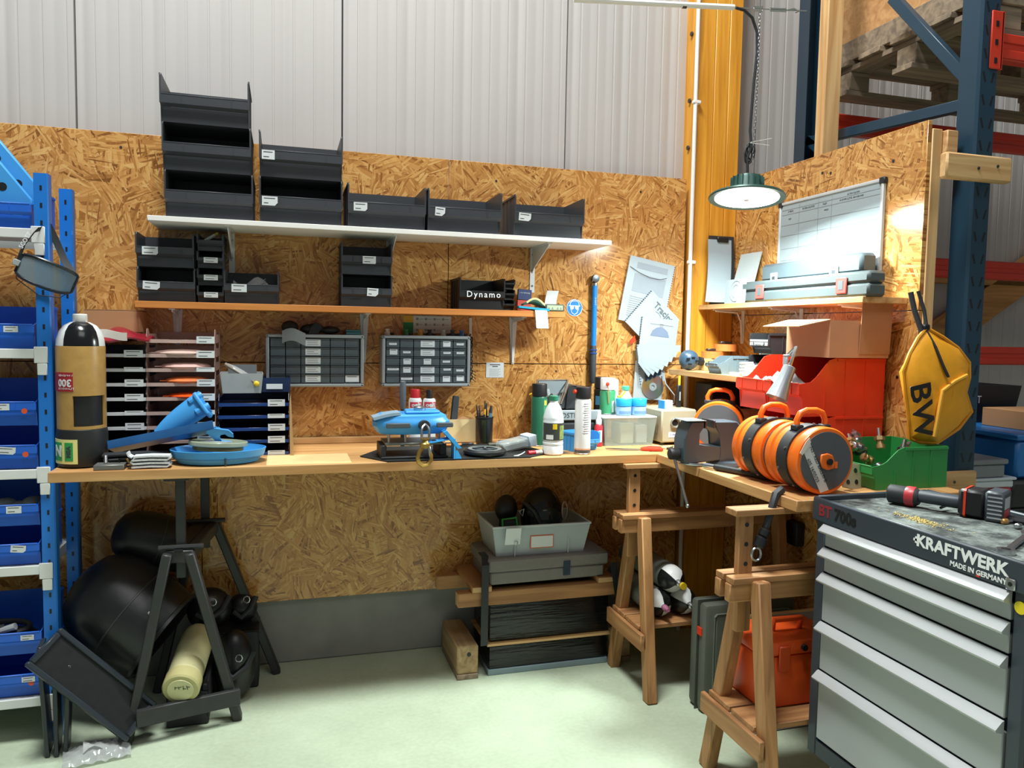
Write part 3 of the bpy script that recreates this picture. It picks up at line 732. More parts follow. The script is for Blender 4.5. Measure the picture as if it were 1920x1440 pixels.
# things at the right end of the orange shelf
t = thing('sanding_sponge', 'pale beige folded cloth pad on a blue sleeve on the orange shelf', 'cloth', (1.03, -.13, 1.5275))
ob('sleeve', B(mt('#2aa0c6', .4)).hexa([(-.075, -.07, .012), (.06, -.075, .0), (.07, .03, .0), (-.06, .03, .012), (-.075, -.07, .020), (.06, -.075, .010), (.07, .03, .010), (-.06, .03, .020)]), t)
ob('pad', B(mt('#d9c490', .8, bump=.3)).grid(lambda u, v: (-.04+.11*u, -.06+.08*v, .022+.035*math.sin(PI*min(1, .15+u))*(1-.5*v)), 8, 6, .008), t)
t = thing('seed_packet', 'small navy and red packet standing at the end of the orange shelf', 'packet', (1.02, -.055, 1.5275), (-.06, .06, 0))
ob('body', B(mt('#1f2f66', .5)).box(-.032, .032, -.006, .006, .05, .098, .002), t); ob('lower_half', B(mt('#cf4a3c', .5)).box(-.032, .032, -.006, .006, .0, .0498, .002), t)
marks(8, .010, PAPER, t, (0, -.0066, .082))
t = thing('tester_meter', 'flat grey-green test meter lying on the orange shelf beside the round sign', 'meter', (1.118, -.155, 1.5275))
ob('case', B(mt('#4c554c', .5)).box(-.043, .043, -.04, .04, 0, .031, .004), t); ob('display', B(mt('#aab89c', .35)).box(-.036, .036, -.0412, -.0402, .006, .026), t)
b = B(INK)
for x in (-.028, -.012, .012, .026): b.box(x-.005, x+.005, -.0418, -.0412, .010, .0115).box(x, x+.0015, -.0418, -.0412, .0115, .018)
ob('markings', b, t)
t = thing('paper_slip', 'curled white paper slip standing behind the test meter', 'paper', (1.15, -.06, 1.5275))
ob('sheet', B(PAPER).grid(lambda u, v: (-.035+.055*u+.02*v, .02*math.sin(2*v), .012+.085*v), 4, 8, .0008), t)
t = thing('hanging_leaflet', 'white leaflet hanging over the front edge of the orange shelf', 'leaflet', (1.045, -.2, 1.5275))
def leaf(u, v):
    s = v*.13; return (-.025+.055*u+.012*v, .045-min(s, .05) if s < .05 else -.006-.004*(s-.05), .0025 if s < .05 else .0025-(s-.05)*.95)
ob('sheet', B(PAPER).grid(leaf, 3, 16, .0008), t)
# torque wrench hanging on the wall
t = thing('torque_wrench', 'long blue torque wrench hanging upright on the strand board', 'wrench', (1.372, -.022, 1.205))
ob('shaft', B(mt('#2182d8', .3)).cyl((0, 0, .175), (0, 0, .45), .0125, n=16), t)
ob('collar', B(M_STEEL).cyl((0, 0, .4502), (0, 0, .462), .014, n=16), t)
ob('head', B(M_DSTEEL).lathe([(.006, -.016), (.017, -.014), (.019, 0), (.017, .012), (.006, .014)], 16, (0, 0, .482), 'y'), t)
ob('square_drive', B(M_STEEL).box(-.006, .006, .0142, .021, .476, .488), t)
ob('handle', B(mt('#3e464d', .6)).lathe([(.011, 0), (.015, .006), (.015, .15), (.0125, .1745)], 16), t)
for z in (.135, .15): ob('ring', B(mt('#234a8c', .4)).lathe([(.0152, z), (.0175, z+.002), (.0175, z+.007), (.0152, z+.009)], 16), t)
marks(6, .010, PAPER, t, (0, -.0127, .38), (PI/2, -PI/2, 0))
ob('hook', B(M_STEEL).tube([(-.004, .021, .47), (-.012, .004, .468), (-.018, -.018, .468), (-.018, -.02, .476)], .002, 6), t)

# spiral-bound manuals hanging in the corner
def manual(name, label, loc, w, h, rot, spiral='l', tilt=0., extra=None, cat='manual', th=.004):
    t = thing(name, label, cat, loc, (0, rot, 0), 'manuals hanging by the conduit')
    ob('cover', B(mt('#a3b0b8', .35, var=.03)).grid(lambda u, v: (-w/2+w*u, -.004-tilt*v*v, -h*v), 4, 6, th), t)
    b = B(M_BLK2); n = int(h/.011)
    for k in range(n):
        z = -.006-k*.011; x = -w/2 if spiral == 'l' else w/2
        y = -.004-tilt*(-z/h)**2
        b.tube([(x+.004*math.cos(a*PI/3), y-.001+.004*math.sin(a*PI/3), z) for a in range(6)], .0011, 4, closed=True)
    ob('spiral_binding', b, t)
    return t
t = manual('spiral_manual', 'large white spiral-bound manual with grey print hanging highest by the conduit', (1.665, -.012, 1.782), .235, .305, .18, 'r')
b = B(mt('#8f9aa5', .6, var=.05)).box(-.075, .085, -.0088, -.0080, -.05, -.022).box(-.08, .085, -.0088, -.0080, -.16, -.075); 
b.m(INKL)
for k in range(10): b.box(-.085, .08-.03*(k % 3), -.0094, -.0082, -.185-k*.010, -.1835-k*.010)
ob('print', b, t)
ob('cord', B(INK).tube([(-.11, -.010, -.052), (-.06, -.012, -.070), (0, -.012, -.082), (.05, -.012, -.08), (.085, -.012, -.066)], .0012, 5), t)
t = manual('spiral_manual', 'white manual with a word in big grey letters, tilted below the highest one', (1.735, -.02, 1.575), .20, .20, .74, 'l')
text('Tracjpt', .042, mt('#5f666c', .6), t, (.015, -.0095, -.035), bold=.0008)
b = B(INKL).tube([(-.02, -.0095, -.058), (.0, -.0095, -.054), (.02, -.0095, -.06)], .001, 4); ob('sketch', b, t)
t = manual('spiral_manual', 'white manual with a drawing of a hanging lamp on its cover', (1.705, -.028, 1.512), .19, .135, .10, 'l')
b = B(mt('#71819b', .6)).prism([(-.045, -.085), (.055, -.085), (.045, -.06), (.025, -.045), (.005, -.04), (-.015, -.045), (-.035, -.06)], -.0092, -.0082)
b.m(INKL).box(-.05, .07, -.0095, -.0085, -.030, -.028).box(0, .018, -.0095, -.0085, -.042, -.026)
ob('lamp_drawing', b, t)
t = thing('open_booklet', 'white booklet with fanned pages hanging open below the lamp drawing', 'booklet', (1.585, -.034, 1.418), group='manuals hanging by the conduit')
for k in range(8):
    a = .12+.13*k; L_ = .215-.011*k
    ob('page', B(PAPERD).hexa([(0, -.002-.003*k, -.03-.008*k), (L_*math.cos(a), -.03+.002*k, -.01-L_*math.sin(a)*.8-.008*k), (L_*math.cos(a+.1), -.03+.002*k, -.02-L_*math.sin(a+.1)*.85-.008*k), (0, -.002-.003*k, -.06-.008*k),
                               (0, -.0026-.003*k, -.03-.008*k), (L_*math.cos(a), -.0306+.002*k, -.01-L_*math.sin(a)*.8-.008*k), (L_*math.cos(a+.1), -.0306+.002*k, -.02-L_*math.sin(a+.1)*.85-.008*k), (0, -.0026-.003*k, -.06-.008*k)]), t)
ob('back_cover', B(PAPERD).prism([(0, -.05), (.14, -.05), (.16, -.20), (.035, -.235)], .010, .012), t)
ob('photo_print', B(mt('#39566e', .5, var=.5, scale=40)).prism([(.045, -.10), (.115, -.085), (.14, -.17), (.055, -.205)], .0085, .0098), t)
b = B(M_BLK2)
for k in range(18):
    b.tube([(.0045*math.cos(a*PI/3)-.002+.0016*k, -.004+.0045*math.sin(a*PI/3), -.012-k*.012) for a in range(6)], .0012, 4, closed=True)
ob('spiral_binding', b, t)
ob('red_tab', B(M_RED).prism([(-.03, -.01), (-.005, .012), (.0, -.015), (-.028, -.03)], .010, .014), t)
t = thing('disc_sleeve', 'clear sleeve holding a rainbow compact disc hanging low in the corner', 'disc sleeve', (1.655, -.018, 1.128), (0, .06, 0))
ob('sleeve', B(mt('#c8d3d8', .2, alpha=.55)).box(-.075, .075, -.003, .003, 0, .18), t)
ob('backing', B(mt('#4a5054', .4)).box(-.035, .072, .0032, .005, .004, .12), t)
cdm = bpy.data.materials.new('compact_disc'); cdm.use_nodes = True
N = cdm.node_tree.nodes; L = cdm.node_tree.links; p = N['Principled BSDF']; p.inputs['Metallic'].default_value = .9; p.inputs['Roughness'].default_value = .28
tc = N.new('ShaderNodeTexCoord'); gr = N.new('ShaderNodeTexGradient'); gr.gradient_type = 'RADIAL'; mp = N.new('ShaderNodeMapping'); mp.inputs['Rotation'].default_value = (PI/2, 0, 0)
rp = N.new('ShaderNodeValToRGB'); rp.color_ramp.elements[0].color = lin('#e8d48a'); rp.color_ramp.elements[1].color = lin('#e8d48a')
for pos, c in ((.15, '#d8e6b0'), (.3, '#e6b9a8'), (.45, '#d9dfe0'), (.62, '#a9d6c0'), (.8, '#c0c4e0')): rp.color_ramp.elements.new(pos).color = lin(c)
L.new(tc.outputs['Object'], mp.inputs[0]); L.new(mp.outputs[0], gr.inputs[0]); L.new(gr.outputs[0], rp.inputs[0]); L.new(rp.outputs[0], p.inputs['Base Color'])
ob('disc', B(cdm).lathe([(.011, -.0008), (.058, -.0008), (.058, .0008), (.011, .0008), (.011, -.0008)], 40, ax='y', cap=False), t, (.022, -.0055, .062))
ob('hub', B(mt('#8e9698', .3)).lathe([(.008, -.0005), (.0195, -.0005), (.0195, .0005), (.008, .0005)], 24, ax='y', cap=False), t, (.022, -.0072, .062))
# ------------------------------------------------------------------ bench, left part
ZB = .954
def wrap(o, R, a0, z0, flip=False):
    """bend flat lettering (x right, y up) round a vertical cylinder of radius R"""
    for v in o.data.vertices:
        x, y, z = v.co
        if flip: x, y = -x, -y
        a = a0+x/R; v.co = ((R+z)*math.cos(a), (R+z)*math.sin(a), z0+y)
    o.location = (0, 0, 0); o.rotation_euler = (0, 0, 0)
D2R = PI/180
def shell(b, R, a0, a1, z0, z1, n=14, t=.0012):
    b.grid(lambda u, v: (R*math.cos((a0+(a1-a0)*u)*D2R), R*math.sin((a0+(a1-a0)*u)*D2R), z0+(z1-z0)*v), n, 1, t); return b
t = thing('air_cylinder', 'tan composite air cylinder with a cut-out window and black and white dome', 'air cylinder', (-.662, -.40, ZB+.0005))
R_ = .0755; M_TAN = mt('#b08a4c', .35, var=.22, scale=30)
ob('boot', B(mt('#1d1f20', .5, bump=.2)).lathe([(.060, 0), (.074, .004), (.0785, .015), (.079, .110), (.077, .128), (.0745, .130)], 40), t)
b = B(M_TAN); b.lathe([(R_, .1302), (R_, .140)], 48, cap=False)
b.lathe([(R_, .140), (R_, .243)], 40, cap=False, a0=-12*D2R, a1=262*D2R)
b.lathe([(.068, .140), (R_, .140)], 40, cap=False, a0=-98*D2R, a1=-12*D2R).lathe([(.068, .243), (R_, .243)], 40, cap=False, a0=-98*D2R, a1=-12*D2R)
for a in (-98, -12):
    c, s = math.cos(a*D2R), math.sin(a*D2R); b.f([b.v(.068*c, .068*s, .14), b.v(R_*c, R_*s, .14), b.v(R_*c, R_*s, .243), b.v(.068*c, .068*s, .243)])
b.lathe([(R_, .243), (R_, .405), (.0745, .409)], 48, cap=False)
ob('wound_body', b, t)
ob('inner_liner', B(M_BLK).lathe([(.066, .1305), (.067, .14), (.067, .243), (.066, .40)], 32), t)
dome = [(.0743, .4095), (.072, .432), (.064, .458), (.050, .478), (.030, .489), (.022, .490)]
for k in range(4):
    b = B(mt('#141618', .18) if k % 2 == 0 else mt('#dfe2e2', .35)); b.lathe(dome, 9, cap=False, a0=(-120+90*k)*D2R, a1=(-30+90*k)*D2R); ob('dome_segment', b, t)
ob('valve_cap', B(M_WHITE).lathe([(.0215, .4895), (.0225, .492), (.0225, .514), (.020, .517)], 20), t)
lb = ob('red_label', shell(B(mt('#a3242c', .4)), R_+.0012, -172, -96, .258, .322), t); lb['label'] = 'red pressure label'
x = text('300', .034, PAPER, t, (0, 0, 0), bold=.001); wrap(x, R_+.0016, -118*D2R, .288, True)
x = marks(9, .011, PAPER, t, (0, 0, 0)); wrap(x, R_+.0016, -116*D2R, .268, True)
x = marks(8, .011, PAPER, t, (0, 0, 0)); wrap(x, R_+.0016, -116*D2R, .312, True)
ob('yellow_label', shell(B(mt('#e3dc8e', .4)), .0802, -165, -88, .016, .098), t)
ob('green_patch', shell(B(mt('#2f9a4c', .4)), .0808, -160, -126, .026, .088), t); ob('green_patch', shell(B(mt('#2f9a4c', .4)), .0808, -118, -98, .026, .088), t)
x = text('N', .05, PAPER, t, (0, 0, 0), bold=.002); wrap(x, .0812, -140*D2R, .057)
x = text('MSA', .020, INK, t, (0, 0, 0), bold=.001)
for v in x.data.vertices: v.co = (-v.co.y, v.co.x, v.co.z)
wrap(x, .0812, -108*D2R, .057)

# letter-tray towers
def tray_meshes(w, d, h, m_base, m_lip):
    b = B(m_base).box(-w/2, w/2, -d/2, d/2, 0, .0022).box(-w/2, w/2, d/2-.002, d/2, .0022, h*.72)
    for s in (-1, 1):
        b.prism([(-d/2+.02, .002), (d/2, .002), (d/2, h-.0012), (d/2-.05, h-.0012), (d/2-.06, h*.6), (-d/2+.07, h*.6), (-d/2+.05, h-.0012), (-d/2+.02, h-.0012), (-d/2+.004, h*.45)], s*w/2-s*.002, s*w/2, 'x')
    base = b.mesh('tray_body')
    b = B(m_lip).box(-w/2, w/2, -d/2-.002, -d/2, 0, .012, .0006).box(-w/2, -w/2+.075, -d/2-.0025, -d/2-.002, .0, .013)
    return base, b.mesh('front_lip')
def tray_tower(n, x, y, w, d, pitch, mats, who, lab, group, seed):
    me = tray_meshes(w, d, pitch, *mats); out = []
    nm = ['bottom', 'second', 'third', 'fourth', 'fifth', 'sixth', 'seventh', 'eighth', 'ninth']
    for k in range(n):
        lbl = '%s letter tray, %s' % (who, 'topmost of its stack' if k == n-1 else nm[k]+(' one' if k == 0 else ' from the bottom')+' of its stack')
        t = thing('letter_tray', lbl, 'tray', (x+.0006*(k % 3), y, ZB+.0005+k*pitch), group=group)
        ob('tray_body', me[0], t); lp = ob('front_lip', me[1], t)
        if lab(k): mk_label(lp, (lab(k), -d/2-.0032, .0125 if k % 3 else .009), .062, .026 if k % 3 else .016, 2 if k % 3 else 1, 0, seed+k)
        out.append(t)
    return out
T1 = (mt('#4d5056', .4, var=.1), mt('#c9ccd0', .3, var=.05)); PINK = mt('#cfaea4', .2, var=.05, alpha=.50); T2 = (PINK, mt('#d9bdb4', .2, alpha=.62))  # light grey trays: the shade inside is put into the dark body colour
NAVY = mt('#182c55', .3, var=.1, alpha=.93); T3 = (NAVY, mt('#21417f', .25, alpha=.95))
tray_tower(8, -.592, -.155, .228, .28, .0525, T1, 'light grey shade-darkened', lambda k: .075 if k < 8 else 0, 'grey letter trays', 40)
tw2 = tray_tower(9, -.361, -.155, .232, .28, .0525, T2, 'clear pinkish', lambda k: .085, 'clear pinkish letter trays', 60)
tray_tower(5, -.108, -.150, .252, .28, .0465, T3, 'dark navy', lambda k: .080 if k < 5 else 0, 'navy letter trays', 80)
t = thing('board_sheet', 'narrow raw board edge standing at the right side of the navy trays', 'board', (.026, -.20, ZB+.0005))
ob('panel', B(wood('#a98457', '#c9a878', 'z')).hexa([(-.004, -.12, 0), (.010, -.12, 0), (.010, .12, 0), (-.004, .12, 0), (-.006, -.12, .20), (-.001, -.12, .235), (-.001, .12, .235), (-.006, .12, .20)]), t)
def packet(name, label, loc, rx, ry, rz_, mat, rot=(0, 0, 0), group='packets in the clear trays'):
    t = thing(name, label, 'packet', loc, rot, group)
    ob('pouch', B(mat).ell((0, 0, rz_), rx, ry, rz_, 16, 6), t)
    ob('seal', B(mat).box(-rx*1.12, -rx*.86, -ry*.5, ry*.5, rz_-.0012, rz_+.0012), t); return t
P0 = lambda k: ZB+k*.0525+.0032
packet('wrapped_packet', 'bright orange wrapped packet in the middle of the clear pinkish trays', (-.33, -.24, P0(4)), .085, .07, .012, mt('#e8561c', .3, var=.2))
packet('wrapped_packet', 'orange and white wrapped packet just above the lower clear trays', (-.345, -.24, P0(5)-.0), .080, .07, .016, mt('#ef7a45', .3, var=.4))
packet('wrapped_packet', 'red flat packet low in the clear pinkish trays', (-.32, -.24, P0(3)), .06, .06, .011, mt('#c5371f', .35, var=.3))
packet('wrapped_packet', 'pale pink wrapped packet third from the top in the clear trays', (-.35, -.24, P0(6)), .09, .07, .016, mt('#d9b0a8', .3, var=.15))
packet('wrapped_packet', 'flat pale packet second from the top in the clear trays', (-.36, -.24, P0(7)), .10, .07, .013, mt('#cbb0a6', .35, var=.1))
t = thing('foil_bag', 'crumpled red and maroon plastic bag lying on the grey letter trays', 'bag', (-.585, -.21, ZB+8*.0525+.001), (0, 0, .05))
ob('body', B(mt('#8e1f2e', .25, var=.35)).grid(lambda u, v: (-.10+.22*u, -.13+.2*v, .004+.040*math.sin(PI*u)*math.sin(PI*v)+.006*math.sin(11*u+5*v)+.012*u), 14, 10, .006), t)
ob('white_panel', B(mt('#e4dcd6', .3, var=.15)).grid(lambda u, v: (-.06+.11*u, -.134-.004*v, .012+.028*v+.006*math.sin(5*u)), 8, 2, .002), t)
t = thing('cardboard_box', 'small plain brown cardboard box on top of the grey letter trays', 'box', (-.61, -.085, ZB+8*.0525+.001), (0, 0, -.06))
ob('carton', B(M_CARD).box(-.095, .095, -.06, .06, .035, .115, .002), t); ob('flap', B(mt('#a97c53', .8)).box(-.095, .095, -.06, .06, .1152, .118), t)
ob('shim', B(M_CARD).box(-.08, .08, -.05, .05, 0, .0348), t)
t = thing('clear_tub', 'small open grey-clear tub with a wrapped tool on the navy trays', 'tub', (-.155, -.20, ZB+5*.0465+.001), (0, 0, .05))
def openbox(b, w, d, h, tp=.0, th=.003, bev=0):
    x, y = w/2, d/2; X_, Y_ = x+tp, y+tp
    b.box(-x, x, -y, y, 0, th)
    for s in (-1, 1):
        b.hexa([(s*x-th/2, -y, 0), (s*x+th/2, -y, 0), (s*x+th/2, y, 0), (s*x-th/2, y, 0), (s*X_-th/2, -Y_, h), (s*X_+th/2, -Y_, h), (s*X_+th/2, Y_, h), (s*X_-th/2, Y_, h)])
        b.hexa([(-x, s*y-th/2, 0), (x, s*y-th/2, 0), (x, s*y+th/2, 0), (-x, s*y+th/2, 0), (-X_, s*Y_-th/2, h), (X_, s*Y_-th/2, h), (X_, s*Y_+th/2, h), (-X_, s*Y_+th/2, h)])
    return b
ob('body', openbox(B(mt('#aeb4b8', .3, alpha=.8)), .135, .12, .075, .008), t)
ob('divider', B(mt('#6a6e72', .5)).box(-.05, .055, .02, .026, .002, .105), t)
ob('wrapped_tool', B(M_FILM).ell((0, 0, 0), .07, .02, .012, 12, 6), t, (0, -.045, .075), (0, .55, -.2)); ob('tool', B(mt('#8a7f73', .5)).cyl((-.06, -.045, .11), (.045, -.062, .042), .007, n=8), t)
ob('yellow_end', B(mt('#e8c21f', .4)).ell((.052, -.068, .036), .011, .007, .011, 10, 6), t)
t = thing('clear_tray_box', 'clear plastic box half hidden behind the small tub on the navy trays', 'box', (-.035, -.15, ZB+5*.0465+.001))
ob('body', openbox(B(NAVY), .11, .12, .055, .004), t); ob('label', B(PAPER).box(-.03, .03, -.0665, -.0655, .012, .032), t)

# loose parts in front of the trays
t = thing('device_cover', 'light blue moulded device cover leaning on the clear trays', 'cover', (-.345, -.355, 1.105), (-.25, -.58, 0))
def cov(u, v):
    a = (v-.5)*PI*1.05; w = .045*(1-.55*(1-u)**3); return (-.105+.20*u, -.5*w*math.cos(a)*1.2, w*math.sin(a)+.012*u)
ob('shell', B(M_SKY).grid(cov, 12, 10, .006), t)
for z in (.036, -.010): ob('rod_end', B(M_SKY).tube([(.05, -.02, z), (.088, -.018, z), (.100, -.016, z)], [.014, .014, .011], 10), t)
ob('end_wall', B(M_SKY).prism([(-.042, -.040), (-.012, -.052), (.030, -.040), (.036, .0), (.030, .050), (-.012, .058), (-.042, .050)], .074, .088, 'x', .004), t)
t = thing('blade_guard', 'long blue metal guard rail lying across the bench clutter', 'guard', (-.392, -.415, 1.038), (-.35, -.20, -.10))
b = B(mt('#2a5f96', .35, .3, var=.2)).prism([(-.035, .002), (-.034, .028), (-.032, .0285), (-.032, .004), (.032, .001), (.032, -.0015), (-.034, -.0015)], -.185, .165, 'x'); ob('rail', b, t)
ob('end_plate', B(M_SKY).prism([(.115, -.03), (.170, -.028), (.180, -.01), (.180, .012), (.165, .026), (.115, .026)], .003, .006, 'z'), t)
ob('hole', B(M_BLK).cyl((.148, 0, .006), (.148, 0, .0075), .013, n=16), t)
t = thing('plastic_clip', 'light blue open-ended clip resting on the clear discs', 'clip', (-.215, -.44, 1.048), (.5, .25, 0))
c = [(.022*math.cos(a*PI/10)+.012, .022*math.sin(a*PI/10)) for a in range(-7, 8)]
ob('hook', B(M_SKY).prism([(-.05, .030), (-.005, .033), (.02, .036), (.038, .024), (.042, .010)]+[(.012+.016*math.cos(a*PI/10), .016*math.sin(a*PI/10)) for a in (2, 5, 8, 11, 14, 17)]+[(.040, -.010), (.036, -.028), (.008, -.036), (-.05, .005)], -.003, .003, 'y'), t)
t = thing('dish_cover', 'shallow oval blue plastic dish in front of the trays', 'dish', (-.224, -.415, ZB+.0008), (0, .0, .0))
b = B(M_SKY); b.M = Matrix.Diagonal((1, .72, 1, 1))
b.lathe([(.11, .0), (.135, .004), (.145, .018), (.148, .022), (.155, .026), (.162, .050), (.158, .051), (.150, .030), (.135, .012), (.10, .008)], 44, cap=True); ob('bowl', b, t)
b = B(mt('#1f76bd', .4)); b.M = Matrix.Diagonal((1, .72, 1, 1)); b.lathe([(.149, .022), (.1525, .021), (.1545, .0255), (.152, .026)], 44, cap=False); ob('rib', b, t)
ob('bolt', B(M_DSTEEL).cyl((.03, -.112, .004), (.03, -.112, .028), .003, n=6), t)
t = thing('clear_disc', 'greenish clear disc with paper inside lying in the oval dish', 'disc', (-.225, -.415, ZB+.0600), (-.03, .05, 0))
b = B(mt('#b9c4a8', .15, alpha=.75)); b.M = Matrix.Diagonal((1, .75, 1, 1)); b.lathe([(.098, 0), (.100, .002), (.100, .014), (.098, .016)], 36); ob('disc', b, t)
ob('paper', B(PAPER).prism([(-.06, -.03), (.0, -.045), (.05, -.03), (.03, .0), (-.03, .01)], .0162, .0170, 'z'), t)
b = B(mt('#9c7a3c', .4, .6)); b.M = Matrix.Diagonal((1, .75, 1, 1)); b.lathe([(.084, -.016), (.086, -.015), (.086, -.001), (.084, -.0005)], 36); ob('brass_ring', b, t)
t = thing('steel_block', 'small grey steel block with an upright stud at the bench edge', 'block', (-.560, -.495, ZB+.0005))
ob('body', B(mt('#7d7e7a', .5, .6)).box(-.044, .048, -.03, .03, 0, .018, .002), t)
b = B(M_STEEL).cyl((-.012, 0, .0182), (-.012, 0, .048), .0055, n=12)
for k in range(7): b.lathe([(.0055, .022+k*.0035), (.0066, .0235+k*.0035), (.0055, .025+k*.0035)], 12, (-.012, 0, 0), cap=False)
ob('stud', b, t)
t = thing('belt_bundle', 'black webbing belt bundle with metal buckles beside the folded strap', 'belt', (-.49, -.43, ZB+.0005))
for k in range(3): ob('layer', B(M_BLK2).band([(-.10, -.01*k, .012+.014*k), (-.04, -.03, .016+.014*k), (.04, -.02, .018+.013*k), (.10, .01, .010+.013*k)], .035, .006, (0, 1, .15)), t)
ob('buckle', B(M_DSTEEL).tube([(-.075, -.05, .028), (-.045, -.055, .030), (-.04, -.055, .014), (-.07, -.05, .010)], .0035, 6, closed=True), t)
ob('hook', B(M_ZINC).tube([(-.02, -.052, .030), (-.012, -.060, .018), (.0, -.064, .010), (.012, -.062, .012), (.016, -.058, .026)], .0038, 6), t)
t = thing('folded_strap', 'light grey folded webbing strap at the bench edge left of the blue dish', 'strap', (-.432, -.497, ZB+.0005))
M_WEB = mt('#c9cdce', .8, bump=.4, scale=120)
pts = []
for k in range(4):
    z = .006+.0115*k; s = 1 if k % 2 == 0 else -1
    pts += [(s*-.058, 0, z), (0, 0, z+.002), (s*.052, 0, z), (s*.060, 0, z+.0055)]
ob('webbing', B(M_WEB).band(pts[:-1], .05, .006, (0, 1, 0)), t)
ob('loose_end', B(M_WEB).band([(-.055, -.01, .040), (-.066, -.01, .046), (-.070, -.01, .058)], .045, .004, (0, 1, 0)), t)
# ------------------------------------------------------------------ bench, middle part
t = thing('rubber_mat', 'black rubber mat under the blue winch housing at the bench edge', 'mat', (.56, -.35, ZB+.0018))
ob('sheet', B(mt('#1b1e1d', .7, bump=.2)).prism([(-.285, -.05), (-.20, -.185), (.35, -.185), (.46, -.10), (.40, .17), (-.16, .17)], 0, .003, 'z'), t)
t = thing('winch_housing', 'sky blue winch housing on a dark stand with a hanging snap hook', 'winch', (.463, -.435, ZB+.0052)); t.scale = (1, 1, .9)
st = ob('stand', B(M_BLK2).box(-.12, .13, -.07, .09, 0, .010, .003).box(-.12, -.10, -.06, .08, .010, .055, .002).box(.10, .125, -.06, .08, .010, .055, .002), t)
ob('plate', B(mt('#7b7a74', .4, .7)).box(-.105, .11, -.068, .08, .0555, .066, .002), st)
for x, y in ((-.09, -.05), (-.03, -.055), (.06, -.05), (.10, -.04), (-.08, .05), (.08, .05)): ob('bolt', B(M_STEEL).cyl((x, y, .0662), (x, y, .102), .0045, n=8), st)
b = B(M_SKY)
ol = [(-.148, -.02), (-.135, -.055), (-.05, -.078), (.05, -.078), (.12, -.06), (.142, -.03), (.142, .05), (.10, .085), (-.09, .085), (-.14, .05)]
def lay(z, s, o=ol): return [b.v(x*s, y*s, z) for x, y in o]
b.skin([lay(.100, .80), lay(.108, .90), lay(.128, .97), lay(.133, 1.0), lay(.152, 1.0), lay(.162, .93), lay(.176, .90), lay(.183, .80)])
ob('housing', b, t)
b = B(M_SKY).prism([(-.03, -.055), (.06, -.055), (.105, -.035), (.105, .05), (-.02, .05)], .1835, .195, 'z', .004); ob('raised_cover', b, t)
ob('grey_wing', B(mt('#8fa9bb', .4)).grid(lambda u, v: (-.150+.10*u, -.066+.085*v, .172+.020*math.sin(PI*.5*u)), 8, 4, .012), t)
for x0, x1 in ((-.105, -.015), (.082, .145)): ob('grip_pad', B(mt('#4b5156', .6)).box(x0, x1, -.086, -.074, .130, .150, .003), t)
ob('spout', B(M_BLK2).lathe([(.020, -.098), (.022, -.094), (.022, -.079), (.019, -.076)], 20, (.035, 0, .140), 'y'), t)
ob('silver_cap', B(M_STEEL).lathe([(.022, .1955), (.023, .198), (.023, .208), (.020, .211)], 20, (.03, -.01, 0)), t)
h = ob('snap_hook', B(M_STEEL).tube([(.035, -.103, .148), (.024, -.114, .138), (.019, -.119, .125), (.019, -.119, .092)], .004, 8).tube([(.035, -.103, .148), (.044, -.114, .138), (.048, -.119, .125), (.048, -.119, .092)], .004, 8), t)
ob('swivel', B(M_ZINC).lathe([(.014, 0), (.018, .004), (.018, .018), (.012, .024), (.010, .034), (.016, .036), (.016, .042)], 14, (.0335, -.119, .052)), h)
ob('hook_body', B(M_ZINC).tube([(.022, -.119, .054), (.012, -.119, .035), (.006, -.119, .012), (.010, -.119, -.006), (.025, -.119, -.018), (.042, -.119, -.016), (.056, -.119, .002), (.056, -.119, .022), (.050, -.119, .040)], [.008, .008, .008, .009, .010, .009, .008, .007, .005], 8), h)
ob('gate', B(M_STEEL).bar((.046, -.119, .060), (.056, -.119, .010), .012, .010, (0, 1, 0), .002), h)
b = B(mt('#3fa6ea', .35)).hexa([(.050, -.10, .066), (.145, -.10, .082), (.145, -.035, .082), (.050, -.035, .066), (.050, -.10, .070), (.145, -.10, .086), (.145, -.035, .086), (.050, -.035, .070)])
b.hexa([(.105, -.105, .112), (.118, -.105, .118), (.175, -.102, .045), (.160, -.102, .042), (.105, -.045, .112), (.118, -.045, .118), (.175, -.05, .045), (.160, -.05, .042)])
b.box(.145, .151, -.102, -.05, .0, .083).prism([(.152, 0), (.176, 0), (.160, .035), (.152, .035)], -.100, -.094)
ob('bracket', b, t); ob('bracket_hole', B(M_BLK).cyl((.082, -.072, .0725), (.082, -.072, .0755), .016, n=16), t)

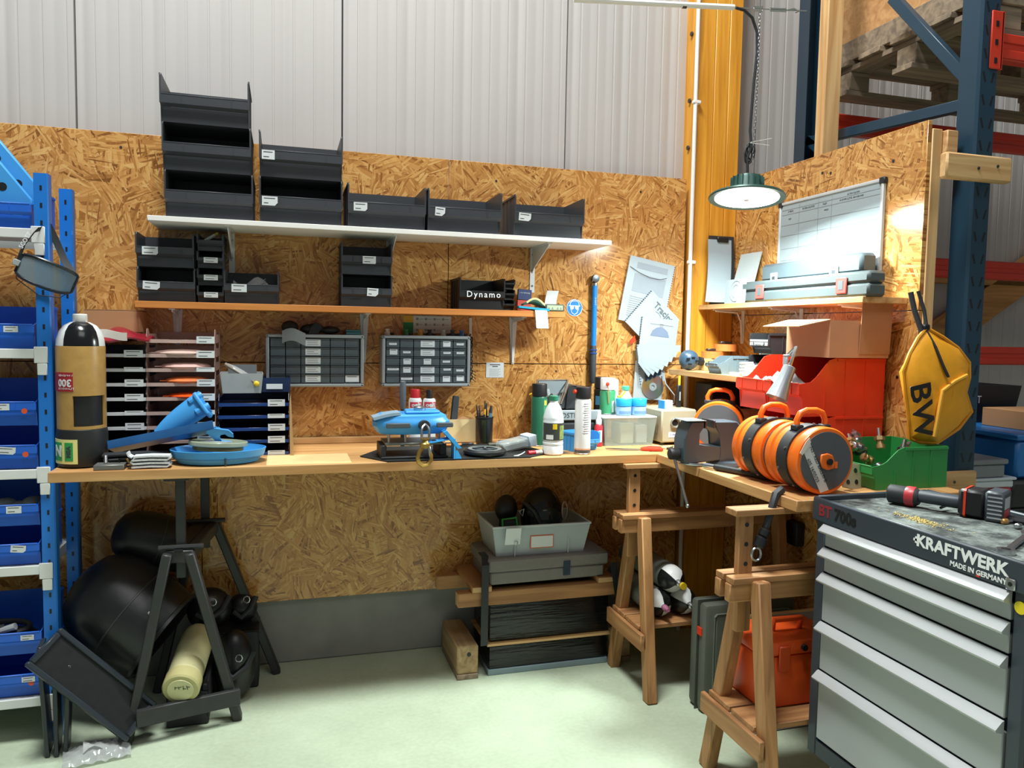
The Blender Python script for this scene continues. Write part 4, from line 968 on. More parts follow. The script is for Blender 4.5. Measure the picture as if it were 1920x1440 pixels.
def can(name, label, loc, r, h, body, cap, cap_h=.045, group=None, cat='spray can', lab=None, n=24, straw=False, cap_r=None):
    t = thing(name, label, cat, loc, group=group)
    ob('body', B(body).lathe([(r*.9, 0), (r, .003), (r, h-cap_h-.010), (r*.86, h-cap_h-.001), (r*.8, h-cap_h)], n), t)
    ob('rim', B(M_STEEL).lathe([(r*.99, 0), (r*1.02, .001), (r*1.02, .004), (r*.99, .005)], n), t)
    q = cap_r or r*.95
    ob('cap', B(cap).lathe([(q, h-cap_h+.0005), (q, h-.004), (q*.94, h)], n), t)
    return t
def cyl_print(t, r, z0, z1, mat, a0, a1, name='label'):
    return ob(name, shell(B(mat), r, a0, a1, z0, z1), t)
CANW = mt('#c9cdcf', .35, var=.05)
M_CR = mt('#b3232b', .4)
for k, (x, capm, lb) in enumerate(((.528, M_CR, 'white aerosol can with a red cap behind the blue winch housing'), (.588, M_BLK, 'white aerosol can with a black cap behind the blue winch housing'))):
    t = can('aerosol_can', lb, (x, -.13, ZB+.0005), .0275, .235-.003*k, CANW, capm, .036, 'white aerosol cans', cap_r=.013 if k else .020)
    cyl_print(t, .0279, .160, .183, mt('#c8364a', .4), -150, -25); cyl_print(t, .0279, .125, .145, mt('#39505e', .4), -120, -60)
    x_ = text('oelt', .026, CANW, t, (0, 0, 0), bold=.0012); wrap(x_, .0283, -88*D2R, .171)
t = thing('file_handle', 'dark grey tool handle standing upright left of the white aerosol cans', 'tool', (.470, -.17, ZB+.0005))
ob('handle', B(mt('#565d64', .5)).lathe([(.010, .155), (.013, .175), (.014, .24), (.012, .27), (.009, .273)], 14), t); ob('blade', B(M_DSTEEL).box(-.008, .008, -.003, .003, 0, .1552), t)
t = thing('utility_knife', 'black utility knife leaning on the strand board behind the cardboard piece', 'knife', (.700, -.060, ZB+.0005), (-.12, .12, 0))
ob('handle', B(M_DGREY).box(-.015, .015, -.009, .009, .085, .200, .004), t); ob('blade', B(M_STEEL).box(-.010, .010, -.0015, .0015, 0, .0855), t)
t = thing('cardboard_piece', 'pale piece of cardboard standing upright left of the pen pot', 'cardboard', (.735, -.10, ZB+.0035), (-.08, 0, 0))
ob('sheet', B(mt('#cdb787', .8)).box(-.072, .068, -.003, .003, 0, .098), t)
ob('torn_edge', B(M_CARD).prism([(-.02, .0982), (.06, .0982), (.05, .106), (.03, .104), (.01, .112), (-.01, .104)], -.002, .002), t)
t = thing('pen_pot', 'black mesh pen pot on the bench by the shaded wall', 'pen pot', (.826, -.14, ZB+.0035))
b = B(mt('#1c1e20', .4, alpha=.82)).lathe([(.034, 0), (.036, .003), (.038, .110)], 20, cap=False); ob('wall', b, t)
ob('rim', B(M_BLK).lathe([(.0375, .108), (.040, .109), (.040, .113), (.0375, .114)], 20, cap=False), t); ob('base', B(M_BLK).lathe([(.001, .0005), (.034, .0005), (.034, .003)], 20), t)
for k, (x, y, dx, dy, l, c, lb) in enumerate(((-.02, -.006, -.022, 0, .165, '#23282c', 'black pen leaning left in the pen pot'), (-.012, .012, -.010, .012, .16, '#1a1c1e', 'black marker in the pen pot'), (-.004, -.018, -.004, -.01, .125, '#9fc437', 'lime green highlighter in the pen pot'),
        (.004, .0, .002, .01, .180, '#e0b02a', 'yellow and black pencil standing tallest in the pen pot'), (.012, .012, .006, .012, .170, '#222', 'slim black pen at the back of the pen pot'), (.022, -.004, .014, 0, .160, '#5d7f8c', 'grey-blue marker at the right of the pen pot'))):
    c = {'#222': '#222222'}.get(c, c); ln = l-.004
    tp = thing('pen', lb, 'pen', (.826+x*.7, -.14+y*.7, ZB+.0075), group='pens in the pen pot')
    r = .0085 if k in (2, 5) else .0042
    ob('barrel', B(mt(c, .4)).cyl((0, 0, 0), (dx*.8, dy*.8, ln*.8), r, n=10), tp); ob('tip', B(M_BLK2).cyl((dx*.8, dy*.8, ln*.8+.0003), (dx, dy, ln), r*.9, r*.6, n=10), tp)
t = thing('pulley_disc', 'round black pulley disc lying flat at the bench edge right of the winch', 'disc', (.748, -.455, ZB+.0052))
ob('disc', B(mt('#1d2022', .4)).lathe([(.060, 0), (.078, .003), (.084, .010), (.084, .018), (.076, .024), (.070, .021), (.030, .020)], 40), t)
ob('ring', B(mt('#8e9a9c', .35, .4)).lathe([(.050, .0212), (.066, .0225), (.066, .0245), (.050, .0235)], 40, cap=False), t)
for a in range(5): ob('spoke', B(mt('#59646a', .4)).bar((.012*math.cos(a*1.257), .012*math.sin(a*1.257), .022), (.052*math.cos(a*1.257), .052*math.sin(a*1.257), .023), .008, .003), t)
t = thing('pliers', 'small pliers with orange and black grips lying behind the pulley disc', 'pliers', (.715, -.23, ZB+.0052))
for s in (-1, 1): ob('grip', B(mt('#d07a2c', .5) if s < 0 else M_BLK2).tube([(-.01, s*.004, .008), (-.05, s*.014, .008), (-.075, s*.012, .008)], .006, 8), t)
ob('jaws', B(M_DSTEEL).prism([(-.012, -.010), (.015, -.008), (.045, -.002), (.045, .002), (.015, .008), (-.012, .010)], .004, .013, 'z', .002), t)
t = thing('blister_pack', 'clear blister pack with grey parts lying tilted on the bench', 'package', (.905, -.36, ZB+.0005), (0, -.16, .25))
ob('blister', B(M_CLEAR).box(-.075, .045, -.035, .035, .012, .05, .006), t); ob('contents', B(mt('#8b9894', .4, var=.3)).box(-.068, .038, -.028, .028, .015, .040, .004), t)
ob('card', B(mt('#cfe0ea', .4)).box(.046, .082, -.037, .037, .010, .055, .002), t); ob('nozzle', B(mt('#d9b23a', .4)).cyl((-.076, 0, .03), (-.10, 0, .022), .008, .004, n=10), t)
t = thing('marker_pen', 'red, white and black marker lying against the white bottle', 'marker', (.958, -.475, ZB+.0105), (0, 0, .25))
ob('barrel', B(M_WHITE).cyl((-.012, 0, 0), (.02, 0, 0), .009, n=12), t); ob('red_cap', B(M_CR).cyl((-.0122, 0, 0), (-.045, 0, 0), .0098, n=12), t); ob('black_end', B(M_BLK).cyl((.0202, 0, 0), (.044, 0, 0), .0098, .007, n=12), t)
t = thing('tape_flag', 'curled scrap of white paper at the bench edge left of the marker', 'paper', (.873, -.512, ZB+.0015))
ob('scrap', B(PAPER).grid(lambda u, v: (-.022+.044*u, .016*v, .001+.018*u*u*(1-.4*v)+.004*math.sin(4*v)), 6, 4, .0008), t)
for k, (x, y, rz_, c, lb) in enumerate(((.86, -.25, .3, '#4b4a3a', 'short olive-dark screwdriver lying on the mat'), (.925, -.20, -.2, '#2e3a38', 'dark green screwdriver lying behind the blister pack'))):
    t = thing('screwdriver', lb, 'screwdriver', (x, y, ZB+.0132), (0, 0, rz_), 'screwdrivers on the bench')
    ob('handle', B(mt(c, .5)).lathe([(.007, -.05), (.009, -.045), (.008, -.02), (.009, -.005), (.006, 0)], 12, ax='x'), t); ob('shaft', B(M_DSTEEL).cyl((.0002, 0, 0), (.07, 0, 0), .003, n=8), t)
t = can('spray_can', 'tall dark green spray can with a black cap beside the tool bag', (1.042, -.235, ZB+.0005), .034, .265, mt('#245e46', .3, var=.08), M_BLK, .052, 'spray cans on the bench')
cyl_print(t, .0344, .05, .20, mt('#3a8f66', .3), -75, -15, 'green_stripe'); ob('emblem', shell(B(mt('#d9bf45', .4)), .0346, -70, -45, .175, .195), t)
t = can('spray_can', 'tall white-labelled spray can with a black cap at the bench edge', (1.146, -.475, ZB+.0005), .0325, .268, mt('#d5d2d0', .32, var=.04), M_BLK, .045, 'spray cans on the bench')
b = B(INKL)
for k in range(14): shell(b, .0331, -112+6*(k % 3), -68+10*(k % 2), .085+k*.009, .0865+k*.009, 6)
ob('print', b, t); cyl_print(t, .0331, .006, .018, mt('#4a4b4c', .4), -180, 0, 'dark_band'); cyl_print(t, .0331, .0182, .024, mt('#d69a76', .4), -180, 0, 'orange_band')
ob('red_tab', B(M_RED).cyl((-.033, -.004, .250), (-.043, -.006, .250), .008, n=10), t)
t = thing('plastic_bottle', 'milky white plastic bottle with a green cap and dark label', 'bottle', (1.023, -.470, ZB+.0005))
ob('body', B(mt('#dfe3e6', .25, var=.04)).lathe([(.035, 0), (.041, .006), (.041, .035), (.0395, .038), (.041, .041), (.041, .050), (.0395, .053), (.041, .056), (.041, .135), (.040, .139), (.041, .143), (.040, .150), (.033, .178), (.020, .202), (.016, .206), (.016, .214)], 32), t)
ob('cap', B(mt('#2e7d5e', .4)).lathe([(.0165, .2145), (.0180, .2155), (.0180, .232), (.016, .234)], 20), t)
cyl_print(t, .0414, .060, .128, mt('#3b3f3c', .4), -180, 10); cyl_print(t, .0420, .104, .125, mt('#e3c01f', .4), -112, -88, 'yellow_mark'); cyl_print(t, .0420, .064, .082, mt('#dfe2df', .4), -150, -108, 'white_panel'); cyl_print(t, .0420, .064, .118, mt('#8fa05a', .5, var=.6, scale=90), -72, -30, 'print_panel')
# tool bag
t = thing('tool_bag', 'open grey and black tool bag behind the white bottle', 'tool bag', (1.20, -.135, ZB+.0005))
M_BAG = mt('#24272a', .75, bump=.3, scale=80)
ob('body', openbox(B(M_BAG), .24, .17, .135, .006, .010), t)
ob('front_pocket', B(M_BAG).box(-.10, .10, -.105, -.086, .01, .095, .006), t)
ob('grey_band', B(mt('#8d989d', .6)).box(-.128, .128, -.106, -.092, .105, .150, .004), t); text('OSTIS', .030, M_DGREY, t, (-.02, -.1065, .127))
b = B(mt('#7d888d', .6)).hexa([(-.12, .075, .14), (.12, .075, .14), (.12, .095, .14), (-.12, .095, .14), (-.095, .10, .262), (.045, .10, .262), (.045, .115, .262), (-.095, .115, .262)]); ob('back_flap', b, t)
ob('black_flap', B(M_BLK2).hexa([(.02, .05, .14), (.13, .05, .14), (.13, .07, .14), (.02, .07, .14), (.03, .05, .245), (.12, .06, .235), (.12, .07, .235), (.03, .06, .245)]), t)
ob('frame', B(M_STEEL).tube([(-.126, .085, .14), (-.100, .102, .266), (.045, .102, .266), (-.055, -.06, .165)], .004, 6).tube([(.125, .06, .14), (.125, .055, .236), (.03, .05, .25), (-.045, -.06, .17)], .004, 6), t)
ob('handle', B(M_BAG).tube([(-.11, -.06, .145), (-.10, -.06, .20), (-.085, -.06, .215)], .008, 8), t)
for k, (x, y, c, lb) in enumerate(((-.06, .01, '#d9a62a', 'yellow screwdriver handle sticking out of the tool bag'), (-.025, .03, '#a7adb0', 'grey brush sticking out of the tool bag'))):
    q = thing('hand_tool', lb, 'tool', (1.20+x, -.135+y, ZB+.012), (0, -.45+.2*k, 0), 'tools in the tool bag')
    ob('shaft', B(M_DSTEEL).cyl((0, 0, 0), (0, 0, .13), .005, n=8), q); ob('grip', B(mt(c, .5)).cyl((0, 0, .1302), (0, 0, .225), .010, .012, n=10), q)
t = storage_bin((.125, .11, .078, M_SKY), 'small sky-blue open bin behind the tall white-labelled spray can', None, (1.175, -.375, ZB+.0005), .35)
t = thing('bolt_pile', 'handful of zinc bolts inside the small sky-blue bin', 'bolts', (1.175, -.375, ZB+.0055)); t['kind'] = 'stuff'
b = B(M_STEEL); r = random.Random(5)
for k in range(26):
    x, y, z = (r.random()-.5)*.08, (r.random()-.5)*.06, .012+.035*r.random(); a = r.random()*6; b.cyl((x, y, z), (x+.018*math.cos(a), y+.018*math.sin(a), z+.008*(r.random()-.5)), .004, n=6)
ob('bolts', b, t)
t = thing('glue_tube', 'red bottle with a white nozzle right of the tall white-labelled can', 'glue', (1.290, -.30, ZB+.0005))
ob('body', B(mt('#c8303c', .35)).lathe([(.014, 0), (.018, .004), (.018, .085), (.012, .095)], 16), t); ob('nozzle', B(M_WHITE).lathe([(.0125, .0955), (.0125, .115), (.009, .12), (.006, .150)], 16), t); cyl_print(t, .0184, .02, .07, mt('#e9e4ea', .4), -110, -60)
t = can('spray_can', 'black spray can with a pale blue band standing behind the green-white can', (1.382, -.10, ZB+.0005), .032, .285, mt('#1a1c1e', .3), M_BLK, .050, 'spray cans on the bench'); cyl_print(t, .0324, .16, .20, mt('#4f8fb3', .4), -160, -20)
# clear box with bottles on its lid
t = thing('clear_box', 'clear plastic box with a lid carrying two blue-capped jars', 'storage box', (1.433, -.225, ZB+.0005))
ob('body', openbox(B(mt('#a9bab4', .2, alpha=.34)), .222, .15, .118, .012, .003), t); ob('contents', B(mt('#cfd6b8', .6, var=.1)).box(-.03, .035, -.05, .05, .004, .095, .004), t); ob('contents', B(mt('#cfd6d2', .6)).box(.045, .10, -.05, .05, .004, .085, .004), t)
ob('lid', B(mt('#dbe6e6', .2, alpha=.65)).box(-.126, .126, -.09, .09, .1185, .127, .003), t)
LZ = ZB+.0005+.1275
for k, (x, lb) in enumerate(((1.425, 'blue-capped jar on the clear box, left of its twin'), (1.497, 'blue-capped jar on the clear box, right of its twin'))):
    t = thing('jar', lb, 'jar', (x, -.255, LZ), group='blue-capped jars')
    ob('body', B(mt('#9dc3e6', .3, var=.05)).lathe([(.030, 0), (.033, .003), (.033, .038), (.031, .040)], 24), t); ob('cap', B(mt('#2aa3e2', .35)).lathe([(.0345, .0405), (.035, .042), (.035, .070), (.033, .073)], 24), t); cyl_print(t, .0334, .006, .020, mt('#6f8fd0', .4), -150, -30)
t = can('spray_can', 'green spray can with a big white cap and red straw on the clear box', (1.372, -.20, LZ), .035, .16, mt('#3f8f63', .3, var=.1), M_WHITE, .052, 'spray cans on the bench')
cyl_print(t, .0354, .01, .06, mt('#d8e4d8', .4), -80, -55, 'white_print'); ob('straw', B(mt('#c98a4a', .4)).cyl((-.01, -.0365, .05), (-.016, -.0372, .130), .002, n=6), t); ob('red_button', B(M_RED).ell((-.017, -.036, .135), .009, .005, .010, 10, 6), t)
t = thing('squeeze_bottle', 'white conical squeeze bottle with a green top behind the blue-capped jars', 'bottle', (1.467, -.182, LZ))
ob('body', B(mt('#e3e8ec', .3)).lathe([(.036, 0), (.038, .004), (.036, .055), (.014, .098), (.012, .105)], 20), t); ob('cap', B(mt('#4fae8e', .4)).lathe([(.017, .1052), (.017, .120), (.015, .122)], 16), t)
t = can('spray_can', 'white spray can with a pale cap beside the green one on the clear box', (1.412, -.155, LZ), .030, .15, mt('#dfe3e6', .3), M_WHITE, .05, 'spray cans on the bench')
t = thing('yellow_clip', 'little yellow spring clip on the rim of the green spray can', 'clip', (1.418, -.232, LZ+.0745)); ob('jaws', B(mt('#e8c22a', .4)).box(-.014, .006, -.006, .006, 0, .010, .002), t); ob('handle', B(mt('#e8c22a', .4)).bar((.006, 0, .006), (.024, 0, .028), .008, .006), t)
# beige power supply
t = thing('power_supply', 'beige metal power supply with a round socket and a small label', 'power supply', (1.648, -.225, ZB+.0005), (0, 0, .05))
M_BEI = mt('#a39d86', .45, var=.04)
ob('case', B(M_BEI).box(-.080, .095, -.10, .12, .012, .155, .006), t)
for x in (-.065, .085):
    for y in (-.08, .10): ob('foot', B(M_BLK2).cyl((x, y, 0), (x, y, .012), .010, n=10), t)
ob('socket', B(M_STEEL).lathe([(.020, -.112), (.022, -.108), (.022, -.1005)], 20, (-.015, 0, .098), 'y', cap=False), t); ob('socket_core', B(M_BLK).cyl((-.015, -.104, .098), (-.015, -.1005, .098), .013, n=16), t)
ob('name_plate', B(PAPER).box(-.045, .012, -.1012, -.1005, .034, .058), t); marks(5, .013, mt('#3a5fa8', .5), t, (-.016, -.1018, .046))
b = B(mt('#b7b19a', .5)); 
for k in range(6): b.box(-.0812, -.0802, -.06+.026*k, -.05+.026*k, .05, .12)
ob('vent', b, t)
t = thing('small_carton', 'tiny blue and white carton on top of the beige power supply', 'carton', (1.625, -.26, ZB+.156), (0, 0, .3)); ob('body', B(M_WHITE).box(-.02, .028, -.018, .018, 0, .036, .002), t); ob('blue_side', B(mt('#2f8ed0', .4)).box(-.026, -.0202, -.018, .018, 0, .036), t)
# red-handled snips
t = thing('tin_snips', 'red-handled snips lying open at the bench corner', 'snips', (1.395, -.435, ZB+.006), (0, 0, -.28))
for s in (-1, 1):
    ob('handle', B(M_RED).tube([(.03, s*.007, .001), (.07, s*.020, .004), (.115, s*.017, .003)], [.006, .0085, .007], 8), t); ob('blade', B(M_STEEL).prism([(.035, s*-.004), (.02, s*.006), (-.10, s*.012), (-.12, s*.010), (-.03, s*-.002)], -.003+.001*s, .0005+.001*s, 'z'), t)
t = thing('copper_wire', 'tangle of thin pale wire lying in front of the clear box', 'wire', (1.53, -.40, ZB+.003)); t['kind'] = 'stuff'
r = random.Random(3); b = B(mt('#a79a6a', .5, .4))
for k in range(7): b.tube([(.05*math.cos(a*.7+k)+.03*(k % 3)-.03, .028*math.sin(a*.9+k*2), .001+.005*abs(math.sin(a+k))) for a in range(10)], .0011, 4)
ob('wire', b, t)
for k, (x, y) in enumerate(((1.555, -.44), (1.60, -.40), (1.645, -.43))):
    t = thing('steel_washer', 'loose steel ring on the bench corner behind the vise, %s' % ('leftmost', 'middle one', 'rightmost')[k], 'washer', (x, y, ZB+.0005), group='loose steel rings'); ob('ring', B(M_DSTEEL).lathe([(.006, 0), (.013, 0), (.013, .008), (.006, .008), (.006, 0)], 14, cap=False), t); ob('stem', B(M_ZINC).cyl((.013, 0, .004), (.028, .006, .004), .003, n=6), t)
# ------------------------------------------------------------------ right bench
M_VISE = mt('#44525c', .45, .2, var=.12)
t = thing('bench_vise', 'grey-blue bench vise with open jaws at the corner of the right bench', 'vise', (1.568, -.81, ZB+.0005))
ob('fixed_jaw', B(M_VISE).prism([(-.035, .0), (-.02, .055), (-.028, .12), (-.052, .15), (-.052, .168), (.04, .166), (.085, .12), (.10, .05), (.115, 0)], -.042, .042, 'y', .004), t)
ob('moving_jaw', B(M_VISE).prism([(-.165, .012), (-.175, .03), (-.175, .105), (-.160, .132), (-.150, .166), (-.094, .168), (-.094, .145), (-.118, .125), (-.118, .078), (-.02, .074), (-.02, .022)], -.040, .040, 'y', .004), t)
for x in (-.094, -.058): ob('jaw_plate', B(M_DSTEEL).box(x, x+.006, -.044, .044, .142, .171, .001), t)
ob('top_cover', B(mt('#8aa3a8', .4)).prism([(-.172, .1695), (-.094, .1695), (-.094, .172), (-.172, .172)], -.046, .046, 'y'), t); marks(5, .018, M_DGREY, t, (-.134, -.01, .1722), (0, 0, 0))
ob('slide_bar', B(M_VISE).box(-.02, .13, -.022, .022, .028, .068, .004), t)
ob('swivel_base', B(M_VISE).lathe([(.075, 0), (.078, .004), (.074, .016), (.05, .02)], 28, (.03, 0, 0)), t)
sc = ob('screw_head', B(M_BLK2).lathe([(.010, -.215), (.019, -.212), (.021, -.205), (.021, -.178), (.016, -.1755)], 16, (0, 0, .045), 'x'), t)
ob('handle', B(M_STEEL).cyl((-.200, .012, .070), (-.165, -.06, -.135), .0055, n=10), sc); ob('knob', B(M_STEEL).ell((-.165, -.06, -.137), .008, .008, .008, 10, 6), sc)

def winch(label, loc, rz, full=True, L_=.165):
    t = thing('cable_winch', label, 'winch', loc, (0, 0, rz), 'orange cable winches on the right bench')
    R0 = .1035
    ob('drum', B(M_ORANGE).lathe([(.090, 0), (.1000, .001), (R0, .006), (R0, .034), (.0985, .038), (.0985, L_-.03), (R0, L_-.026), (R0, L_-.004), (.098, L_)], 48, ax='y'), t)
    ob('face_plate', B(mt('#55595f', .45, var=.15, scale=14)).lathe([(.010, -.003), (.090, -.003), (.0905, -.0002)], 44, ax='y'), t)
    bd = ob('band', B(M_BLK2).lathe([(.0990, .052), (.1055, .053), (.1055, .100), (.0990, .101)], 48, ax='y', cap=False), t)
    for a in range(10):
        c, s = math.cos(a*.628+.3), math.sin(a*.628+.3); ob('bolt', B(M_STEEL).cyl((.1045*c, .063+.028*(a % 2), .1045*s), (.109*c, .063+.028*(a % 2), .109*s), .0042, n=8), bd)
    hp = [(-.050, .076, .092), (-.052, .076, .118), (-.040, .076, .140), (-.018, .076, .148), (.018, .076, .148), (.040, .076, .140), (.052, .076, .118), (.050, .076, .092)]
    hd = ob('handle', B(M_ORANGE).tube(hp, .0095, 10), t)
    for s in (-1, 1): ob('clamp', B(M_BLK2).box(s*.050-.014, s*.050+.014, .060, .092, .086, .104, .003), hd)
    if full:
        ob('hub', B(M_ORANGE).prism([(.026*math.cos(a*PI/4)*(1.35 if a in (3, 7) else 1), .026*math.sin(a*PI/4)*(1.2 if a in (3, 7) else 1)) for a in range(8)], -.011, -.0032, 'y', .003), t)
        ob('hub_pin', B(M_BLK).cyl((.004, -.017, 0), (.004, -.0112, 0), .010, n=14), t)
        ob('red_key', B(M_ORANGE).box(.030, .040, -.0048, -.0032, -.022, -.002), t)
        tp = ob('tape', B(mt('#d5d4d2', .4, var=.06)).prism([(-.088, .040), (-.062, .058), (.012, -.088), (-.018, -.096)], -.0045, -.0032), t); tp['label'] = 'white tape with handwriting'
        th = math.atan2(-.130, .071)
        text('N3 : RED BALLO B', .0155, INK, t, (-.030, -.0048, -.008), (PI/2, -th, 0), name='handwriting'); text('605 16/05/23', .0155, INK, t, (-.048, -.0048, -.026), (PI/2, -th, 0), name='handwriting')
        ob('torn_label', B(mt('#e0d6cc', .5)).prism([(-.098, .028), (-.078, .062), (-.066, .074), (-.060, .060), (-.088, .022)], -.0058, -.0048), t)
    return t
WZ = ZB+.1065
winch('orange cable winch with a taped grey face plate nearest the tool cart', (1.580, -1.375, WZ), 0)
winch('orange cable winch with a black band directly behind the taped one', (1.578, -1.190, WZ), 0, False)
winch('orange cable winch half hidden behind the grey-blue vise', (1.72, -.54, WZ), -.62, False)
t = thing('cable_end', 'black cable sleeve with a wire eye lying on the bench edge beside the winches', 'cable', (1.50, -1.12, ZB+.0125))
ob('sleeve', B(M_BLK2).tube([(-.02, .20, 0), (.02, .10, 0), (.055, -.0, 0)], .011, 10), t); ob('ferrule', B(M_STEEL).cyl((-.021, .203, 0), (-.040, .245, 0), .009, n=10), t)
ob('eye', B(M_STEEL).tube([(-.040, .245, 0), (-.065, .255, 0), (-.095, .285, 0), (-.10, .310, 0), (-.080, .315, 0), (-.055, .285, 0)], .0042, 6, closed=True), t)
t = thing('hook_strap', 'black strap with a steel ring hanging over the bench edge by the trestle', 'hook', (1.425, -1.345, ZB-.01))
ob('strap', B(M_BLK2).tube([(.04, .02, .024), (.012, .01, .012), (-.008, 0, -.03), (-.03, -.005, -.085)], [.013, .013, .012, .011], 8), t)
ob('coupler', B(M_BLK).lathe([(.010, 0), (.018, .004), (.019, .03), (.012, .036), (.017, .04), (.017, .056), (.009, .062)], 14), t, (-.058, -.01, -.142), (0, .42, 0))
ob('ring', B(M_STEEL).tube([(-.064+.016*math.cos(a*PI/6), -.012, -.162+.020*math.sin(a*PI/6)) for a in range(12)], .0035, 6, closed=True), t)
# red bins, front ones open towards the room
REDB = (.205, .36, .205, M_RED); REDN = (.17, .36, .205, M_RED)
GR = 'red bins on the right bench'
for k, (y, z, lb) in enumerate(((-.965, 0, 'red open bin at the bottom of the near red stack'), (-.965, .2055, 'red open bin carrying the cardboard box, top of the near red stack'), (-.770, 0, 'red open bin at the bottom of the red stack further back'), (-.770, .2055, 'red open bin at the top of the red stack further back'))):
    storage_bin(REDB if k < 2 else REDN, lb, GR, (1.885, y, ZB+.0005+z), -PI/2, scoop=True)
for k, (x, y, z, c, lb) in enumerate(((1.76, -.95, .30, '#b9bbbd', 'crumpled clear bag of white parts in the top red bin'), (1.77, -.94, .085, '#c47888', 'crumpled pink film in the lower red bin'), (1.79, -.775, .275, '#8c9093', 'white printed bag sticking out of the rear red bin'))):
    t = thing('crumpled_bag', lb, 'bag', (x, y, ZB+z), group='bags in the red bins'); r = random.Random(k)
    m_ = mt(c, .25, var=.2, alpha=.85)
    ob('film', B(m_).grid(lambda u, v: (-.05+.10*u, -.07+.14*v, .012+.028*math.sin(PI*u)*math.sin(PI*v)+.010*math.sin(13*u+4*v)+.008*math.sin(9*v-5*u)), 12, 12, .003), t)
    ob('fold', B(m_).grid(lambda u, v: (-.06+.03*u, -.04+.08*v, .02+.03*u+.008*math.sin(8*v)), 4, 6, .003), t)
# cardboard box on the red bins
t = thing('cardboard_box', 'open brown cardboard box with flaps standing on the red bins', 'box', (1.93, -.96, ZB+.4125))
M_CB = mt('#c48e6a', .8, var=.08)
b = B(M_CB); b.box(-.12, .13, -.125, -.121, 0, .13).box(-.12, .13, .11, .114, 0, .13).box(.126, .13, -.121, .11, 0, .13).box(-.12, -.116, -.121, .11, 0, .13).box(-.116, .126, -.121, .11, 0, .004); ob('carton', b, t)
ob('flap', B(mt('#b5835f', .8)).box(-.0, .13, -.1285, -.1255, .02, .205), t, None, (.05, 0, 0)); ob('flap', B(M_CB).hexa([(-.12, -.125, .130), (-.12, .11, .130), (-.235, .10, .105), (-.235, -.11, .105), (-.12, -.125, .133), (-.12, .11, .133), (-.235, .10, .108), (-.235, -.11, .108)]), t)
ob('printed_label', B(mt('#dcae98', .7)).hexa([(-.135, -.10, .131), (-.135, .06, .131), (-.205, .06, .116), (-.205, -.10, .116), (-.135, -.10, .132), (-.135, .06, .132), (-.205, .06, .117), (-.205, -.10, .117)]), t)
# green bin with fittings
GRN = (.245, .30, .135, M_GREEN)
t = storage_bin(GRN, 'green open bin full of metal fittings on the right bench by the cart', None, (1.93, -1.22, ZB+.0005), -PI/2, scoop=True)
for k in range(11):
    r = random.Random(20+k); x, y = 1.82+.02*k*.9+.02*r.random(), -1.21+.14*(r.random()-.5); z = ZB+.012+.075*r.random()+(.05 if k < 5 else .02)
    t = thing('pipe_fitting', '%s metal fitting in the green bin, number %s from the open side' % (('bright chrome', 'dull brass', 'dark steel')[k % 3], ('one', 'two', 'three', 'four', 'five', 'six', 'seven', 'eight', 'nine', 'ten', 'eleven')[k]), 'fitting', (x, y, z), (r.random()*2, r.random()*2, r.random()*3), 'metal fittings in the green bin')
    m_ = (M_STEEL, mt('#b59a6a', .35, .8), M_DSTEEL)[k % 3]
    ob('body', B(m_).lathe([(.012, 0), (.015, .002), (.015, .016), (.010, .018), (.010, .030)], 14), t); ob('hex_nut', B(m_).lathe([(.017, .0302), (.017, .044)], 6), t); ob('stem', B(M_STEEL).cyl((0, 0, .0442), (0, 0, .075), .006, n=10), t)
t = thing('steel_plate', 'pale steel mounting plate with holes leaning left of the green bin', 'plate', (1.735, -1.31, ZB+.0005), (-.20, .22, .15))
ob('plate', B(mt('#c9c0a6', .4, .6)).box(-.042, .042, -.003, .003, 0, .085, .002), t)
for x, z in ((-.02, .02), (.018, .026), (.012, .062)): ob('bolt_hole', B(M_DSTEEL).cyl((x, -.0042, z), (x, -.0032, z), .008, n=12), t)
# yellow drawstring bag
t = thing('drawstring_bag', 'yellow drawstring bag with black letters hanging from the partition end', 'bag', (2.075, -1.285, 1.26))
ol = [(-.058, .214), (.01, .185), (.075, .150), (.128, .100), (.132, .05), (.120, .0), (.150, -.065), (.10, -.12), (.01, -.168), (-.06, -.165), (-.10, -.152), (-.112, -.08), (-.128, -.01), (-.145, .07), (-.12, .13), (-.09, .18)]
b = B(mt('#eda31a', .6, var=.10, bump=.35, scale=22)); n = len(ol)
def rg(s, y, w=0): return [b.v(x*s, y+.006*math.sin(k*2.1+w)*s, z*s) for k, (x, z) in enumerate(ol)]
b.skin([rg(.25, -.040, 1), rg(.55, -.036, 2), rg(.82, -.024, 3), rg(.96, -.010), rg(1, 0), rg(.96, .010), rg(.6, .026), rg(.25, .03)]); ob('pouch', b, t)
b = B(mt('#d8900f', .6, var=.1)); b.tube([(x, -.006, z) for x, z in ol], .006, 6, closed=True); ob('hem', b, t)
b = B(mt('#f0b03a', .6)); b.tube([(-.04, -.042, -.14), (-.035, -.046, -.09), (-.03, -.048, -.04), (-.02, -.046, .01), (.03, -.044, .04), (.09, -.034, .06)], .006, 6); ob('fold', b, t)
text('BW', .115, M_BLK, t, (-.094, -.0415, -.055), (PI/2, PI/2*.88, 0), bold=.002)
ob('cord', B(M_BLK2).tube([(-.058, -.006, .205), (-.04, -.03, .15), (-.02, -.045, .09), (.0, -.048, .055)], .005, 6), t); ob('cord', B(M_BLK2).tube([(-.07, .0, .20), (-.085, .02, .27), (-.095, .03, .33)], .009, 6).tube([(-.05, .0, .205), (-.045, .02, .27), (-.065, .03, .335)], .006, 6), t)
ob('toggle', B(M_BLK).box(-.072, -.046, -.012, .008, .205, .225, .004), t)
